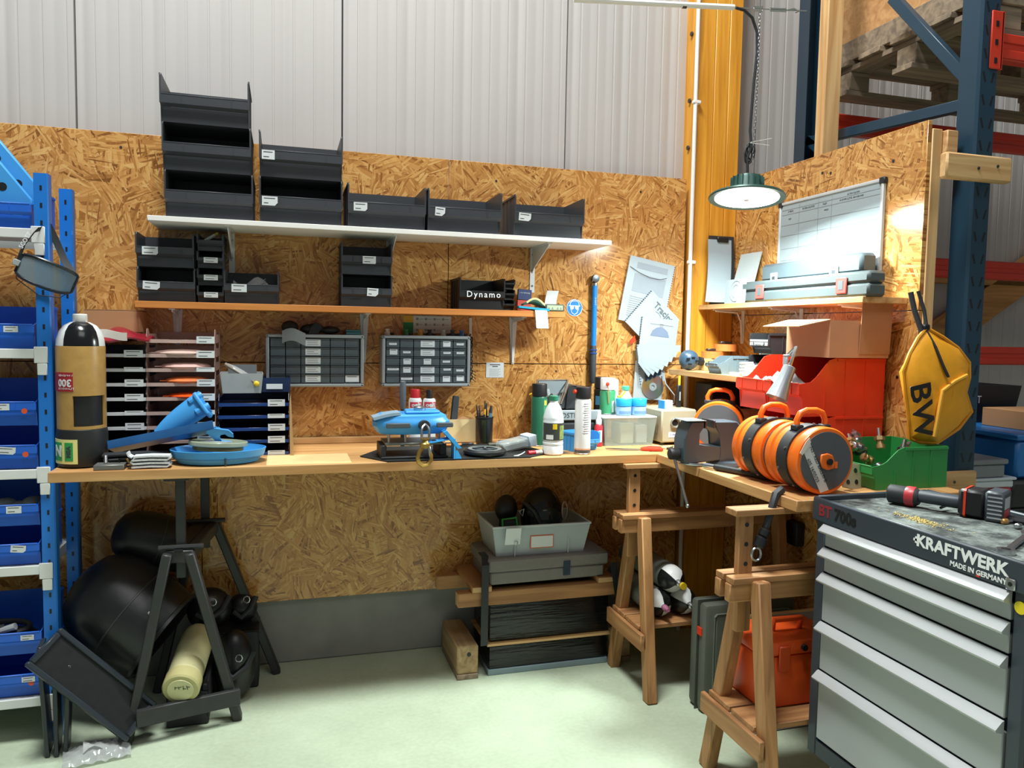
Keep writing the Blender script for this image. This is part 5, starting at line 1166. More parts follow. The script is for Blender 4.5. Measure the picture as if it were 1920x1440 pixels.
# clip-on work lamp
t = thing('clip_lamp', 'silver clip-on work lamp with a conical shade over the right bench', 'lamp', (1.705, -1.0, 1.366))
ob('clamp', B(M_GREY).box(-.012, .03, -.012, .012, .0, .008, .002).box(-.012, -.004, -.012, .012, -.03, -.0005, .002), t)
ob('arm', B(M_STEEL).tube([(.0, 0, .006), (.012, -.02, .03), (0, -.045, .035), (-.018, -.05, -.005), (-.026, -.05, -.03)], .006, 8), t)
sd = B(mt('#b7bfc4', .3, .7, var=.08)); sd.M = Matrix.Translation((-.026, -.05, -.032)) @ Euler((0, .42, 0)).to_matrix().to_4x4()
sd.lathe([(.018, .0), (.022, -.002), (.024, -.05), (.038, -.12), (.0365, -.12), (.022, -.048)], 24, cap=False).lathe([(.002, .002), (.018, 0)], 24, cap=False); ob('shade', sd, t)
bl = B(mt('#d8cfc8', .3)); bl.M = Matrix.Translation((-.026, -.05, -.032)) @ Euler((0, .42, 0)).to_matrix().to_4x4(); bl.ell((0, 0, -.085), .022, .022, .026, 14, 8); ob('bulb', bl, t)

# ------------------------------------------------------------------ low corner shelf
Z1 = 1.2745
t = thing('small_carton', 'small pale wooden box with handwriting under the orange strap reels', 'carton', (1.955, -.13, Z1)); ob('body', B(mt('#d8b776', .7)).box(-.095, .09, -.05, .05, 0, .055, .002), t); marks(7, .022, INK, t, (.035, -.0506, .03), name='handwriting')
for k, (x, y, z, lb) in enumerate(((1.925, -.14, .056, 'orange ratchet strap roll lying lower left on the small pale box'), (1.985, -.15, .090, 'orange ratchet strap roll on top at the corner shelf'))):
    t = thing('strap_roll', lb, 'strap', (x, y, Z1+z), group='orange strap rolls'); ob('roll', B(mt('#e8823c', .7, bump=.3, scale=60)).lathe([(.012, 0), (.05, 0), (.05, .032), (.012, .032), (.012, 0)], 26, cap=False), t); ob('ratchet', B(M_DSTEEL).box(-.03, .03, -.012, .015, .0325, .045, .003), t)
t = thing('dome_camera', 'dark blue round gauge head at the left end of the corner shelf', 'gauge', (1.785, -.17, Z1)); ob('head', B(mt('#3c5468', .3, var=.15)).ell((0, 0, .048), .047, .04, .047, 20, 12), t)
for x, z in ((-.015, .03), (.0, .06), (.02, .045), (-.025, .055)): ob('slot', B(M_BLK).box(x-.008, x+.008, -.043, -.036, z-.003, z+.003), t)
ob('neck', B(M_BLK2).cyl((.046, 0, .045), (.075, .01, .04), .02, n=12), t)
t = thing('cable_heap', 'heap of black cables behind the grey tray on the corner shelf', 'cables', (1.90, -.29, Z1+.006)); t['kind'] = 'stuff'
b = B(M_BLK2)
for k in range(6): b.tube([(.07*math.cos(a*.8+k), .045*math.sin(a*.8+k*1.7), .004+.006*k+.008*abs(math.sin(a*.5))) for a in range(11)], .0045, 6)
ob('cable', b, t)
t = storage_bin((.10, .17, .075, mt('#6f7f88', .35, alpha=.92)), 'grey translucent open bin on the corner shelf', None, (1.835, -.42, Z1), -PI/2, scoop=True)
t = storage_bin((.13, .21, .085, mt('#2b2d30', .5)), 'black bin with a grey handwritten front at the right end of the corner shelf', 'corner shelf bins', (1.98, -.575, Z1+.0905), -PI/2); marks(9, .018, INK, t, (0, -.1062, .037), name='handwriting'); ob('grey_front', B(M_LGREY).box(-.061, .061, -.1056, -.1042, .034, .058), t)
storage_bin((.13, .21, .085, mt('#2b2d30', .5)), 'black bin under the handwritten one on the corner shelf', 'corner shelf bins', (1.98, -.575, Z1+.0005), -PI/2)
t = thing('cable_coil', 'coil of white cable in front of the cloudy bag on the corner shelf', 'cable', (1.845, -.565, Z1)); ob('coil', B(M_LGREY).tube([(.042*math.cos(a*.6), .032*math.sin(a*.6), .006+.0012*a) for a in range(40)], .0048, 6), t); ob('plug', B(M_WHITE).box(-.05, -.02, -.04, -.02, .0, .016, .002), t)
t = thing('plastic_bag', 'cloudy plastic bag standing between the bins on the corner shelf', 'bag', (2.03, -.385, Z1)); ob('film', B(M_FROST).grid(lambda u, v: (-.05+.10*u, -.05+.05*math.sin(PI*u), .004+.10*v*(1-.3*abs(2*u-1))), 8, 6, .003), t); ob('contents', B(mt('#a9ad7c', .5)).ell((0, -.02, .035), .035, .025, .033, 12, 8), t)
for k, (y, h) in enumerate(((-.635, .042), (-.62, .03))):
    t = thing('glass_jar', ('small clear glass jar at the front corner of the low shelf', 'squat glass jar with a glass lid on the low shelf')[k], 'jar', (1.79+.055*k, y-.005+.01*k, Z1)); ob('body', B(M_CLEAR).lathe([(.014, 0), (.017, .002), (.017, h-.008), (.012, h-.004), (.012, h)], 16), t); ob('lid', B(mt('#dfe6e6', .2, alpha=.6)).lathe([(.013, h+.0003), (.014, h+.008)], 16), t)
t = thing('glass_dish', 'flat clear glass dish near the edge of the low corner shelf', 'dish', (1.785, -.555, Z1)); ob('dish', B(M_CLEAR).lathe([(.020, 0), (.024, .002), (.026, .009), (.024, .009)], 20), t); ob('rim', B(mt('#e6eeee', .15, alpha=.7)).lathe([(.025, .0092), (.027, .010), (.0255, .0115)], 20, cap=False), t)
t = thing('speaker_box', 'black speaker box standing under the low corner shelf', 'speaker', (1.935, -.20, ZB+.0005)); ob('cabinet', B(M_BLK).box(-.085, .085, -.07, .08, 0, .265, .006), t); ob('grille', B(mt('#2b2e31', .8)).box(-.07, .07, -.0715, -.0702, .02, .20), t); text('TS', .010, M_LGREY, t, (-.04, -.0718, .235))
t = thing('torch', 'slim black torch standing upright on the beige power supply', 'torch', (1.715, -.215, ZB+.156)); ob('body', B(M_BLK).box(-.011, .011, -.009, .009, 0, .10, .003), t); ob('head', B(mt('#c9b13a', .4)).cyl((0, 0, .1002), (0, 0, .142), .006, n=10), t); ob('clip', B(M_GREY).box(-.003, .003, -.011, -.0092, .03, .07), t)
t = thing('power_cable', 'thin grey cable looping from the corner shelf to the power supply', 'cable', (1.735, -.10, ZB)); ob('lead', B(mt('#8f9498', .5)).tube([(-.01, .06, .30), (-.01, .03, .25), (.02, .0, .20), (.03, .02, .16), (-.02, .04, .13), (.0, .05, .12), (.06, .03, .125), (.12, .0, .12)], .0028, 6), t); ob('plug', B(M_BLK).box(.12, .15, -.012, .012, .11, .13, .003), t)
t = thing('cardboard_box', 'flat brown carton on the right bench behind the vise winch', 'box', (1.99, -.42, ZB+.0005), (0, 0, .05)); ob('carton', B(mt('#b98a78', .8)).box(-.09, .08, -.07, .07, 0, .16, .002), t); ob('tape', B(mt('#d2b08c', .4)).box(-.09, .08, -.012, .012, .1602, .1608), t)

# ------------------------------------------------------------------ upper right shelf
Z2 = 1.5805
t = thing('tool_case', 'long grey plastic tool case with red latches at the front of the upper right shelf', 'tool case', (1.945, -.745, Z2), group='grey tool cases')
M_CASE = mt('#4f5b5d', .5, var=.06)
ob('lower_shell', B(M_CASE).box(-.038, .038, -.40, .36, 0, .045, .008), t); ob('lid', B(M_CASE).box(-.038, .038, -.40, .36, .0455, .088, .010), t)
for y in (.22, -.27):
    l = ob('latch', B(mt('#c9504a', .4)).box(-.0435, -.0385, y-.028, y+.028, .012, .070, .003), t); ob('latch_window', B(M_CASE).box(-.0445, -.0437, y-.012, y+.012, .026, .058), l)
t = thing('tool_case', 'shorter grey plastic tool case with grey latches standing behind the red-latched one', 'tool case', (2.0265, -.70, Z2), group='grey tool cases')
ob('lower_shell', B(mt('#56646a', .5)).box(-.036, .036, -.31, .30, 0, .09, .008), t); ob('lid', B(mt('#56646a', .5)).box(-.036, .036, -.31, .30, .0905, .165, .012), t)
for y in (.20, -.17): l = ob('latch', B(M_LGREY).box(-.041, -.0365, y-.024, y+.024, .06, .125, .003), t); ob('latch_window', B(M_DGREY).box(-.042, -.0412, y-.010, y+.010, .075, .11), l)
t = thing('whiteboard', 'aluminium-framed whiteboard with a handwritten table on the right partition', 'whiteboard', (2.0895, -.70, 1.585))
ob('panel', B(mt('#9fadb3', .18, var=.02)).box(-.012, -.003, -.295, .295, .01, .42), t)
b = B(M_LGREY).box(-.016, -.001, -.305, -.293, 0, .43, .002).box(-.016, -.001, .293, .305, 0, .43, .002).box(-.016, -.001, -.305, .305, 0, .012, .002).box(-.016, -.001, -.305, .305, .418, .43, .002); ob('frame', b, t)
for y in (-.297, .297):
    for z in (.008, .422): ob('corner_cap', B(M_BLK2).box(-.018, -.0005, y-.014, y+.014, z-.012, z+.012, .003), t)
b = B(INKL)
for z in (.395, .375, .33, .285, .23, .18): b.box(-.0128, -.0122, -.285, .285, z-.0008, z+.0008)
for y in (.17, .05, -.03): b.box(-.0128, -.0122, y-.0008, y+.0008, .19, .41)
ob('ruled_lines', b, t)
for y, z, s, w_ in ((.225, .386, .014, 'xxxxx'), (.11, .386, .014, 'xxxxxxxxxx'), (.01, .386, .014, 'xxx'), (-.15, .402, .012, 'xxxxxxxxxx'), (.23, .355, .012, 'xxx'), (-.14, .385, .013, 'x'*18), (.0, .36, .012, 'xxxx')):
    marks(len(w_), s*.9, INK, t, (-.0125, y, z), LEFT, name='handwriting')
t = thing('clipboard', 'black clipboard with curling white sheets leaning on the yellow column', 'clipboard', (1.985, -.0455, Z2), (0, 0, 0))
ob('board', B(M_BLK2).hexa([(-.06, -.055, 0), (.075, -.055, 0), (.075, -.051, 0), (-.06, -.051, 0), (-.045, -.003, .33), (.09, -.003, .33), (.09, 0, .33), (-.045, 0, .33)]), t)
ob('sheets', B(PAPERD).grid(lambda u, v: (-.070-.03*(1-v)**3+.125*u+.018*v, -.062-.02*(1-v)**4+.054*v, .012+.300*v), 4, 10, .003), t)
ob('clip', B(M_BLK).box(-.005, .055, -.016, -.004, .300, .325, .003), t)
t = thing('clear_folder', 'clear plastic folder of papers leaning in the shelf corner right of the clipboard', 'folder', (2.055, -.20, Z2))
ob('sleeve', B(M_FROST).hexa([(-.05, -.09, 0), (-.05, .08, 0), (-.044, .08, 0), (-.044, -.09, 0), (.02, -.075, .24), (.02, .085, .24), (.026, .085, .24), (.026, -.075, .24)]), t); ob('papers', B(PAPERD).hexa([(-.041, -.08, 0), (-.041, .075, 0), (-.038, .075, 0), (-.038, -.08, 0), (.028, -.065, .235), (.028, .08, .235), (.030, .08, .235), (.030, -.065, .235)]), t)
t = thing('printed_card', 'white card with a printed ring drawing leaning on the tool case', 'card', (1.905, -.345, Z2), (0, .06, 0))
ob('card', B(PAPERD).box(-.0015, .0, -.075, .085, 0, .105), t); b = B(INKL).tube([(-.0022, .0-.045*math.cos(a*PI/12), .052+.045*math.sin(a*PI/12)) for a in range(20)], .0016, 4); b.tube([(-.0022, -.028*math.cos(a*PI/12), .052+.028*math.sin(a*PI/12)) for a in range(18)], .0012, 4); ob('ring_drawing', b, t)

# ------------------------------------------------------------------ pendant lamp
LX, LY, LZp = 1.671, -.761, 1.945
t = thing('pendant_lamp', 'dark green round high-bay lamp switched on above the right bench', 'lamp', (LX, LY, LZp), (-.12, .08, 0))
M_LAMP = mt('#33564f', .4, .2, var=.08)
ob('housing', B(M_LAMP).lathe([(.118, .010), (.138, .006), (.1405, .010), (.138, .016), (.085, .030), (.060, .038), (.058, .045), (.055, .078), (.052, .088), (.030, .092), (.010, .094)], 48), t)
for k in range(18):
    c, s = math.cos(k*PI/9), math.sin(k*PI/9); ob('cooling_fin', B(M_LAMP).bar((.052*c, .052*s, .064), (.062*c, .062*s, .064), .003, .044), t)
lens_m = mt('#f2f8f6', .4, var=0, emit=16.0)
ob('lens', B(lens_m).lathe([(.001, .004), (.08, .0045), (.1175, .0085), (.1178, .0105)], 40), t); ob('sensor', B(M_GREY).ell((0, 0, .002), .012, .012, .005, 12, 6), t)
lt = bpy.data.lights.new('pendant_lamp_light', 'AREA'); lt.shape = 'DISK'; lt.size = .2; lt.energy = 36; lt.color = (.88, 1.0, .97); lt.spread = PI
lo = bpy.data.objects.new('pendant_lamp_light', lt); COL.objects.link(lo); lo.parent = t; lo.location = (0, 0, -.004)
t2 = thing('suspension_cable', 'black lamp cable tied to a thin chain hanging above the pendant lamp', 'cable', (LX, LY, LZp+.098))
ob('cable', B(M_BLK2).tube([(.0, 0, .0), (-.004, 0, .06), (.012, 0, .10), (.004, 0, .16), (.006, 0, .22), (.012, 0, .34), (.022, 0, .45), (.018, .0, .52), (-.005, 0, .57), (-.04, 0, .592), (-.075, 0, .596)], .0055, 8), t2)
for k in range(4): ob('loop', B(M_BLK2).tube([(.016*math.cos(a*PI/4)+.004*k, .008*math.sin(k), .07+.035*math.sin(a*PI/4)+.006*k) for a in range(8)], .0035, 6, closed=True), t2)
for k in range(46):
    ob('chain_link', B(M_STEEL).tube([((.0035 if k % 2 else 0)*math.cos(a*PI/3), (0 if k % 2 else .0035)*math.cos(a*PI/3), .0065*math.sin(a*PI/3)) for a in range(6)], .0012, 4, closed=True), t2, (.014+.008*math.sin(k*.05), -.008, .04+k*.0122))
ob('cable_tie', B(M_WHITE).bar((0, -.012, .115), (.085, -.02, .135), .004, .0015).bar((0, -.012, .113), (.075, -.02, .108), .004, .0015), t2)
t3 = thing('wire_rope', 'white conduit and tensioned wire running overhead to the rack', 'wire', (LX, LY, LZp+.70))
ob('conduit', B(M_WHITE).tube([(-.66, .135, -.002), (-.075, .012, 0)], .010, 10), t3); ob('wire', B(M_STEEL).tube([(-.075, .012, 0), (.10, -.02, .002), (.20, -.04, .004)], .0022, 6), t3)
tb_ = ob('turnbuckle', B(M_STEEL).tube([(.06, -.016, .004), (.12, -.028, .005), (.12, -.028, -.004), (.06, -.016, -.005)], .0025, 6, closed=True), t3); ob('hook', B(M_STEEL).tube([(.12, -.028, 0), (.15, -.033, .008), (.17, -.036, .0), (.155, -.034, -.006)], .0025, 6), tb_)
ob('shackle', B(M_STEEL).tube([(.0, -.004, .006), (.03, -.01, .008), (.03, -.01, -.008), (.0, -.004, -.006)], .003, 6, closed=True), t3)
ob('joint', B(M_BLK).cyl((-.265, .054, -.001), (-.25, .051, -.001), .0112, n=12), t3)
# ------------------------------------------------------------------ tool cart
t = thing('tool_cart', 'dark grey rolling tool cart with five light grey drawers at the right', 'tool cart', (1.51, -1.44, 0))
M_CART = mt('#343d46', .45, var=.07, scale=8); M_DRF = mt('#a9aeb1', .4, .15, var=.04, scale=5)
CW, CD = .675, .40   # along -y, along +x
ob('body', B(M_CART).box(.012, CD, -CW, 0, .205, .925, .004), t)
for y in (0, -CW+.035): ob('corner_post', B(M_CART).box(-.004, .0115, y-.035, y, .20, .925, .003), t)
ob('bottom_rail', B(M_CART).box(-.004, .0115, -CW+.0355, -.0355, .20, .250, .003), t)
tp = ob('top_tray', B(M_CART).box(-.012, CD+.008, -CW-.008, .008, .9252, .948, .004), t)
ob('front_rim', B(M_CART).box(-.014, -.002, -CW-.010, .010, .900, .969, .004), tp); ob('back_rim', B(M_CART).box(CD-.002, CD+.010, -CW-.010, .010, .940, .972, .004), tp)
ob('side_rim', B(M_CART).box(-.0018, CD-.0022, -.002, .010, .940, .972, .004), tp); ob('side_rim', B(M_CART).box(-.0018, CD-.0022, -CW-.010, -CW+.002, .940, .972, .004), tp)
mm = bpy.data.materials.new('worn_rubber_mat'); mm.use_nodes = True
N = mm.node_tree.nodes; L = mm.node_tree.links; p = N['Principled BSDF']; tc = N.new('ShaderNodeTexCoord'); nz = N.new('ShaderNodeTexNoise'); nz.inputs['Scale'].default_value = 14; nz.inputs['Detail'].default_value = 9; nz.inputs['Roughness'].default_value = .7
rp = N.new('ShaderNodeValToRGB'); e = rp.color_ramp.elements; e[0].position = .42; e[0].color = lin('#2b3030'); e[1].position = .66; e[1].color = lin('#848d88')
L.new(tc.outputs['Object'], nz.inputs['Vector']); L.new(nz.outputs['Fac'], rp.inputs['Fac']); L.new(rp.outputs['Color'], p.inputs['Base Color']); p.inputs['Roughness'].default_value = .75
ob('rubber_mat', B(mm).box(.0, CD-.004, -CW+.004, -.004, .9482, .956), tp)
zs = [.899, .829, .754, .609, .463, .254]
for k in range(5):
    z1, z0 = zs[k], zs[k+1]+.004
    d = ob('drawer', B(M_DRF).box(-.006, .0118, -CW+.040, -.040, z0, z1-.028, .002), t)
    ob('handle', B(mt('#bfc3c5', .35, .3, var=.03)).prism([(-.006, z1-.030), (-.028, z1-.024), (-.030, z1-.019), (-.012, z1-.002), (-.006, z1)], -CW+.038, -.038, 'y'), d)
LW = mt('#eef0f0', .5, var=0)
text('BT', .046, mt('#8c2630', .5), t, (-.0145, -.046, .934), LEFT, bold=.0014); text('700s', .046, M_BLK, t, (-.0145, -.128, .934), LEFT, bold=.0018)
text('KRAFTWERK', .040, LW, t, (-.0145, -.505, .941), LEFT, bold=.0014, sx=1.08); text('MADE IN GERMANY', .0165, LW, t, (-.0145, -.555, .914), LEFT, bold=.0004)
ob('logo_cross', B(LW).box(-.0152, -.0141, -.382, -.376, .934, .950).box(-.0152, -.0141, -.387, -.371, .939, .945), t)
ob('flag_mark', B(M_RED).box(-.0152, -.0141, -.562, -.553, .905, .909), t)
lk = ob('lock', B(M_STEEL).box(-.018, -.0142, -.652, -.628, .902, .928, .003), t); ob('keyhole', B(M_BLK).cyl((-.0190, -.64, .915), (-.0181, -.64, .915), .005, n=10), lk)
ob('yellow_sticker', B(mt('#e6cf1e', .5)).cyl((-.0062, -.657, .868), (-.0042, -.657, .868), .014, n=20), t)
for x in (.07, CD-.07):
    for y in (-.07, -CW+.07):
        c = ob('castor', B(M_STEEL).box(x-.035, x+.035, y-.035, y+.035, .190, .2045, .003).prism([(x-.028, .189), (x+.028, .189), (x+.02, .06), (x-.02, .06)], y-.024, y-.019).prism([(x-.028, .189), (x+.028, .189), (x+.02, .06), (x-.02, .06)], y+.019, y+.024), t)
        ob('wheel', B(M_BLK2).lathe([(.05, y-.016), (.065, y-.012), (.065, y+.012), (.05, y+.016)], 24, (x, 0, .0652), 'y'), c)
CZ = .9565
# things on the cart
t = thing('cordless_tool', 'black and red cordless angle tool lying on the cart', 'power tool', (1.745, -1.60, CZ), (0, 0, -1.08))
ob('head', B(M_BLK2).lathe([(.020, -.105), (.027, -.100), (.027, -.03), (.020, -.02)], 20, (0, 0, .029), 'x'), t); ob('red_cap', B(M_RED).box(-.1062, -.1052, -.006, .006, .010, .048), t)
ob('red_collar', B(mt('#b3323a', .4)).lathe([(.0275, -.055), (.029, -.05), (.029, -.035), (.0275, -.03)], 20, (0, 0, .029), 'x', cap=False), t)
ob('shaft', B(M_DGREY).lathe([(.017, -.0198), (.018, 0), (.019, .08), (.017, .0852)], 18, (0, 0, .034), 'x'), t)
bt = ob('motor', B(M_BLK).box(.0855, .150, -.036, .036, .004, .078, .008), t); ob('red_ring', B(M_RED).box(.100, .106, -.0375, .0375, .0025, .0795, .006), bt)
bt = ob('battery', B(M_DGREY).box(.1505, .195, -.040, .040, .0, .082, .006), t); ob('battery_label', B(mt('#c9ced2', .4)).box(.1952, .1960, -.03, .02, .036, .066), bt); ob('battery_label', B(mt('#c23440', .4)).box(.1952, .1960, -.032, .022, .014, .034), bt)
for k in range(6): ob('fin', B(M_GREY).box(.158, .192, -.041, -.0402, .010+.011*k, .014+.011*k), bt)
t = thing('screwdriver', 'lime green screwdriver lying at the back rim of the cart', 'screwdriver', (1.865, -1.60, CZ+.020), (0, -.12, .25)); ob('handle', B(mt('#9fc83a', .4)).lathe([(.008, 0), (.011, .006), (.010, .04), (.011, .07), (.008, .078)], 14, ax='x'), t); ob('shaft', B(M_DSTEEL).cyl((-.10, 0, 0), (-.0002, 0, 0), .004, n=8), t); ob('collar', B(M_BLK).lathe([(.0112, .030), (.0122, .032), (.0122, .038), (.0112, .040)], 14, ax='x', cap=False), t)
t = thing('pliers', 'black pliers with lime tips lying behind the cordless tool on the cart', 'pliers', (1.83, -1.75, CZ+.008), (0, 0, -.9))
for s in (-1, 1): ob('grip', B(M_BLK2).tube([(0, s*.005, 0), (.06, s*.016, 0), (.11, s*.014, 0)], .007, 8), t)
ob('jaws', B(M_DSTEEL).prism([(.0, -.010), (-.025, -.008), (-.05, 0), (-.025, .008), (0, .010)], -.006, .006, 'z'), t); ob('tip', B(mt('#b6d437', .4)).ell((.115, .014, 0), .008, .0075, .0075, 8, 6), t)
t = thing('combination_spanner', 'chrome spanner lying at the near corner of the cart', 'spanner', (1.62, -1.975, CZ), (0, 0, .5)); ob('shank', B(M_STEEL).box(-.05, .13, -.008, .008, .002, .009, .002), t); ob('ring_end', B(M_STEEL).lathe([(.010, 0), (.019, 0), (.019, .011), (.010, .011), (.010, 0)], 18, (-.066, 0, 0), cap=False), t); ob('open_end', B(M_STEEL).prism([(.13, -.009), (.16, -.018), (.172, -.010), (.156, -.004), (.156, .004), (.172, .010), (.16, .018), (.13, .009)], 0, .010, 'z'), t)
t = thing('folded_rule', 'dark tool roll lying under the spanner at the cart edge', 'tool roll', (1.72, -2.04, CZ), (0, 0, .35)); ob('roll', B(M_BLK2).box(-.08, .10, -.04, .04, 0, .018, .006), t); ob('edge', B(mt('#b3a07a', .6)).box(-.07, .09, -.025, .02, .0182, .021), t)
t = thing('sawdust', 'small scatter of yellow sawdust on the cart top', 'sawdust', (1.615, -1.71, CZ)); t['kind'] = 'stuff'
b = B(mt('#c9b26a', .9)); r = random.Random(9)
for k in range(260):
    x, y = r.gauss(0, .018)+.0, r.gauss(0, .045); a = r.random()*6; b.bar((x-x*.3, y, .0008), (x-x*.3+.005*math.cos(a), y+.005*math.sin(a), .0012+.002*r.random()), .0018, .001)
ob('chips', b, t)
for k, (x, y, m_, lb) in enumerate(((1.80, -1.79, mt('#b58a52', .5, .5), 'brass bit lying right of the battery on the cart'), (1.79, -1.84, M_STEEL, 'chrome bit lying near the battery on the cart'), (1.83, -1.865, M_STEEL, 'chrome socket lying at the back of the cart'))):
    t = thing('drill_bit', lb, 'bit', (x, y, CZ+.0075), (0, 0, .4*k), 'bits on the cart'); ob('body', B(m_).lathe([(.005, 0), (.0075, .003), (.0075, .016), (.0055, .018)], 10, ax='x'), t); ob('tip', B(M_STEEL).cyl((.0182, 0, 0), (.034, 0, 0), .0035, n=8), t)

# ------------------------------------------------------------------ under the bench, right
GT = 'grey gas bottles on the trestle shelf'
for k, (x, z, lb) in enumerate(((1.462, .286, 'grey gas bottle lying left on the trestle shelf'), (1.577, .286, 'grey gas bottle lying right on the trestle shelf'), (1.52, .3825, 'grey gas bottle lying on top of the other two on the trestle shelf'))):
    t = thing('gas_bottle', lb, 'gas bottle', (x, -.44, z+.0575), group=GT)
    ob('body', B(mt('#6f756e', .5, var=.1)).lathe([(.03, .30), (.052, .285), (.056, .25), (.056, -.10)], 26, ax='y'), t)
    prof = [(.056, -.1002), (.053, -.130), (.040, -.152), (.018, -.166), (.014, -.170)]
    for q in range(4): ob('shoulder_segment', B(mt('#15181a', .3) if q % 2 else mt('#dfe2e0', .4)).lathe(prof, 6, ax='y', cap=False, a0=q*PI/2+.4*k, a1=(q+1)*PI/2+.4*k), t)
    ob('valve', B(M_STEEL if k else mt('#b06a8c', .4)).lathe([(.013, -.1702), (.013, -.185), (.008, -.19), (.008, -.205)], 12, ax='y'), t)
    if k == 2: ob('yellow_cap', B(mt('#e3c02a', .5)).cyl((.0, -.2052, 0), (.0, -.218, 0), .014, n=14), t)
t = thing('suitcase', 'flat olive-grey hard case standing under the right bench', 'case', (1.715, -.775, 0))
M_OL = mt('#565b52', .5, var=.08)
ob('rear_shell', B(M_OL).box(-.20, .20, -.002, .055, .005, .425, .018, 2), t); ob('front_shell', B(M_OL).box(-.20, .20, -.060, -.0045, .005, .425, .018, 2), t); ob('panel', B(mt('#5f655b', .5)).box(-.165, .165, -.068, -.0605, .04, .390, .010), t)
ob('rib', B(mt('#484d45', .5)).box(-.2035, .2035, -.0048, -.0022, .0, .43, .001), t); ob('red_tag', B(M_RED).box(-.205, -.2005, -.04, -.01, .30, .33), t)
t = thing('rugged_case', 'orange rugged equipment case with a handle on the trestle shelf', 'case', (1.545, -1.245, .2865))
M_OC = mt('#e2561e', .42, var=.06)
ob('lower_shell', B(M_OC).box(-.14, .14, -.105, .09, 0, .165, .012, 2), t); ob('lid', B(M_OC).box(-.145, .145, -.110, .095, .1655, .212, .012, 2), t)
for x in (-.143, .137): ob('edge_rib', B(M_OC).box(x, x+.006, -.108, -.09, .01, .16, .002), t)
for x in (-.07, .07): ob('latch', B(mt('#c2481a', .45)).box(x-.02, x+.02, -.118, -.1105, .12, .20, .003), t)
ob('handle', B(M_OC).tube([(-.05, -.02, .212), (-.05, -.03, .25), (.05, -.03, .25), (.05, -.02, .212)], .009, 8), t); ob('knob', B(M_BLK).cyl((.0, -.1105, .19), (.0, -.121, .19), .010, n=12), t)
t = thing('fibre_board', 'grey fibre board leaning behind the orange case', 'board', (1.80, -1.0, 0), (-.10, 0, 0)); ob('sheet', B(mt('#8f8a84', .8)).box(-.18, .20, -.006, .006, .003, .42), t); ob('edge', B(W_PINEX).box(-.18, .20, -.006, .006, .4202, .428), t)
t = thing('socket_outlet', 'black double wall socket on the partition below the right bench', 'socket', (2.0895, -.60, .61)); ob('box', B(M_BLK2).box(-.04, -.0005, -.04, .04, -.05, .05, .004), t)
for z in (-.02, .022): ob('outlet', B(M_BLK).lathe([(.016, -.0415), (.019, -.0405)], 16, (0, 0, z), 'x'), t)

# wrapped boxes on floor beams
GP = 'black wrapped boxes under the bench'
for x, lb in ((.725, 'thick wooden floor beam at the left of the black wrapped boxes'), (1.415, 'thick wooden floor beam at the right of the black wrapped boxes')):
    o = thing('floor_beam', lb, 'beam', (x, 0, 0), group='floor beams'); ob('timber', B(wood('#8a6f4c', '#b59a70', 'y', .8)).box(-.045, .045, -.318, -.01, .022, .14, .005), o); ob('runner', B(W_OLDY).box(-.045, .045, -.322, -.005, 0, .0218, .002), o)
    ob('knot', B(M_BLK2).cyl((.005, -.3195, .105), (.005, -.3175, .105), .009, n=10), o)
M_WRAP = mt('#0f1113', .16, var=.3, bump=.5, scale=30)
wm = bpy.data.materials.new('stretch_wrap'); wm.use_nodes = True
N = wm.node_tree.nodes; L = wm.node_tree.links; p = N['Principled BSDF']; p.inputs['Base Color'].default_value = (.006, .007, .008, 1); p.inputs['Roughness'].default_value = .2
tc = N.new('ShaderNodeTexCoord'); mp = N.new('ShaderNodeMapping'); mp.inputs['Scale'].default_value = (3, 3, 45); nz = N.new('ShaderNodeTexNoise'); nz.inputs['Scale'].default_value = 1.5; nz.inputs['Detail'].default_value = 4; bp = N.new('ShaderNodeBump'); bp.inputs['Strength'].default_value = .7; bp.inputs['Distance'].default_value = .01
L.new(tc.outputs['Object'], mp.inputs[0]); L.new(mp.outputs[0], nz.inputs['Vector']); L.new(nz.outputs['Fac'], bp.inputs['Height']); L.new(bp.outputs['Normal'], p.inputs['Normal'])
t = thing('wrapped_box', 'lower black film-wrapped box on a blue-grey base between the floor beams', 'box', (1.08, -.165, 0), group=GP); ob('base_board', B(mt('#7f9298', .6)).box(-.265, .275, -.145, .14, 0, .024, .002), t); ob('wrapped_carton', B(wm).box(-.26, .27, -.14, .135, .0242, .128, .008, 2), t)
t = thing('plywood_sheet', 'thin plywood sheet between the two black wrapped boxes', 'plywood', (1.08, -.165, .1285)); ob('sheet', B(wood('#a9844f', '#cfaa72', 'x')).box(-.272, .282, -.15, .14, 0, .009, .001), t); ob('edge_strip', B(W_PINEX).box(-.272, .282, -.1532, -.1502, .0, .009), t)
t = thing('wrapped_box', 'upper shiny black film-wrapped box under the bench beams', 'box', (1.085, -.165, .138), group=GP); ob('wrapped_carton', B(wm).box(-.265, .275, -.135, .135, 0, .165, .010, 2), t); ob('top_film', B(mt('#6a6f73', .15, var=.3)).box(-.255, .265, -.125, .125, .1652, .1672, .001), t)
GB2 = 'planks over the wrapped boxes'
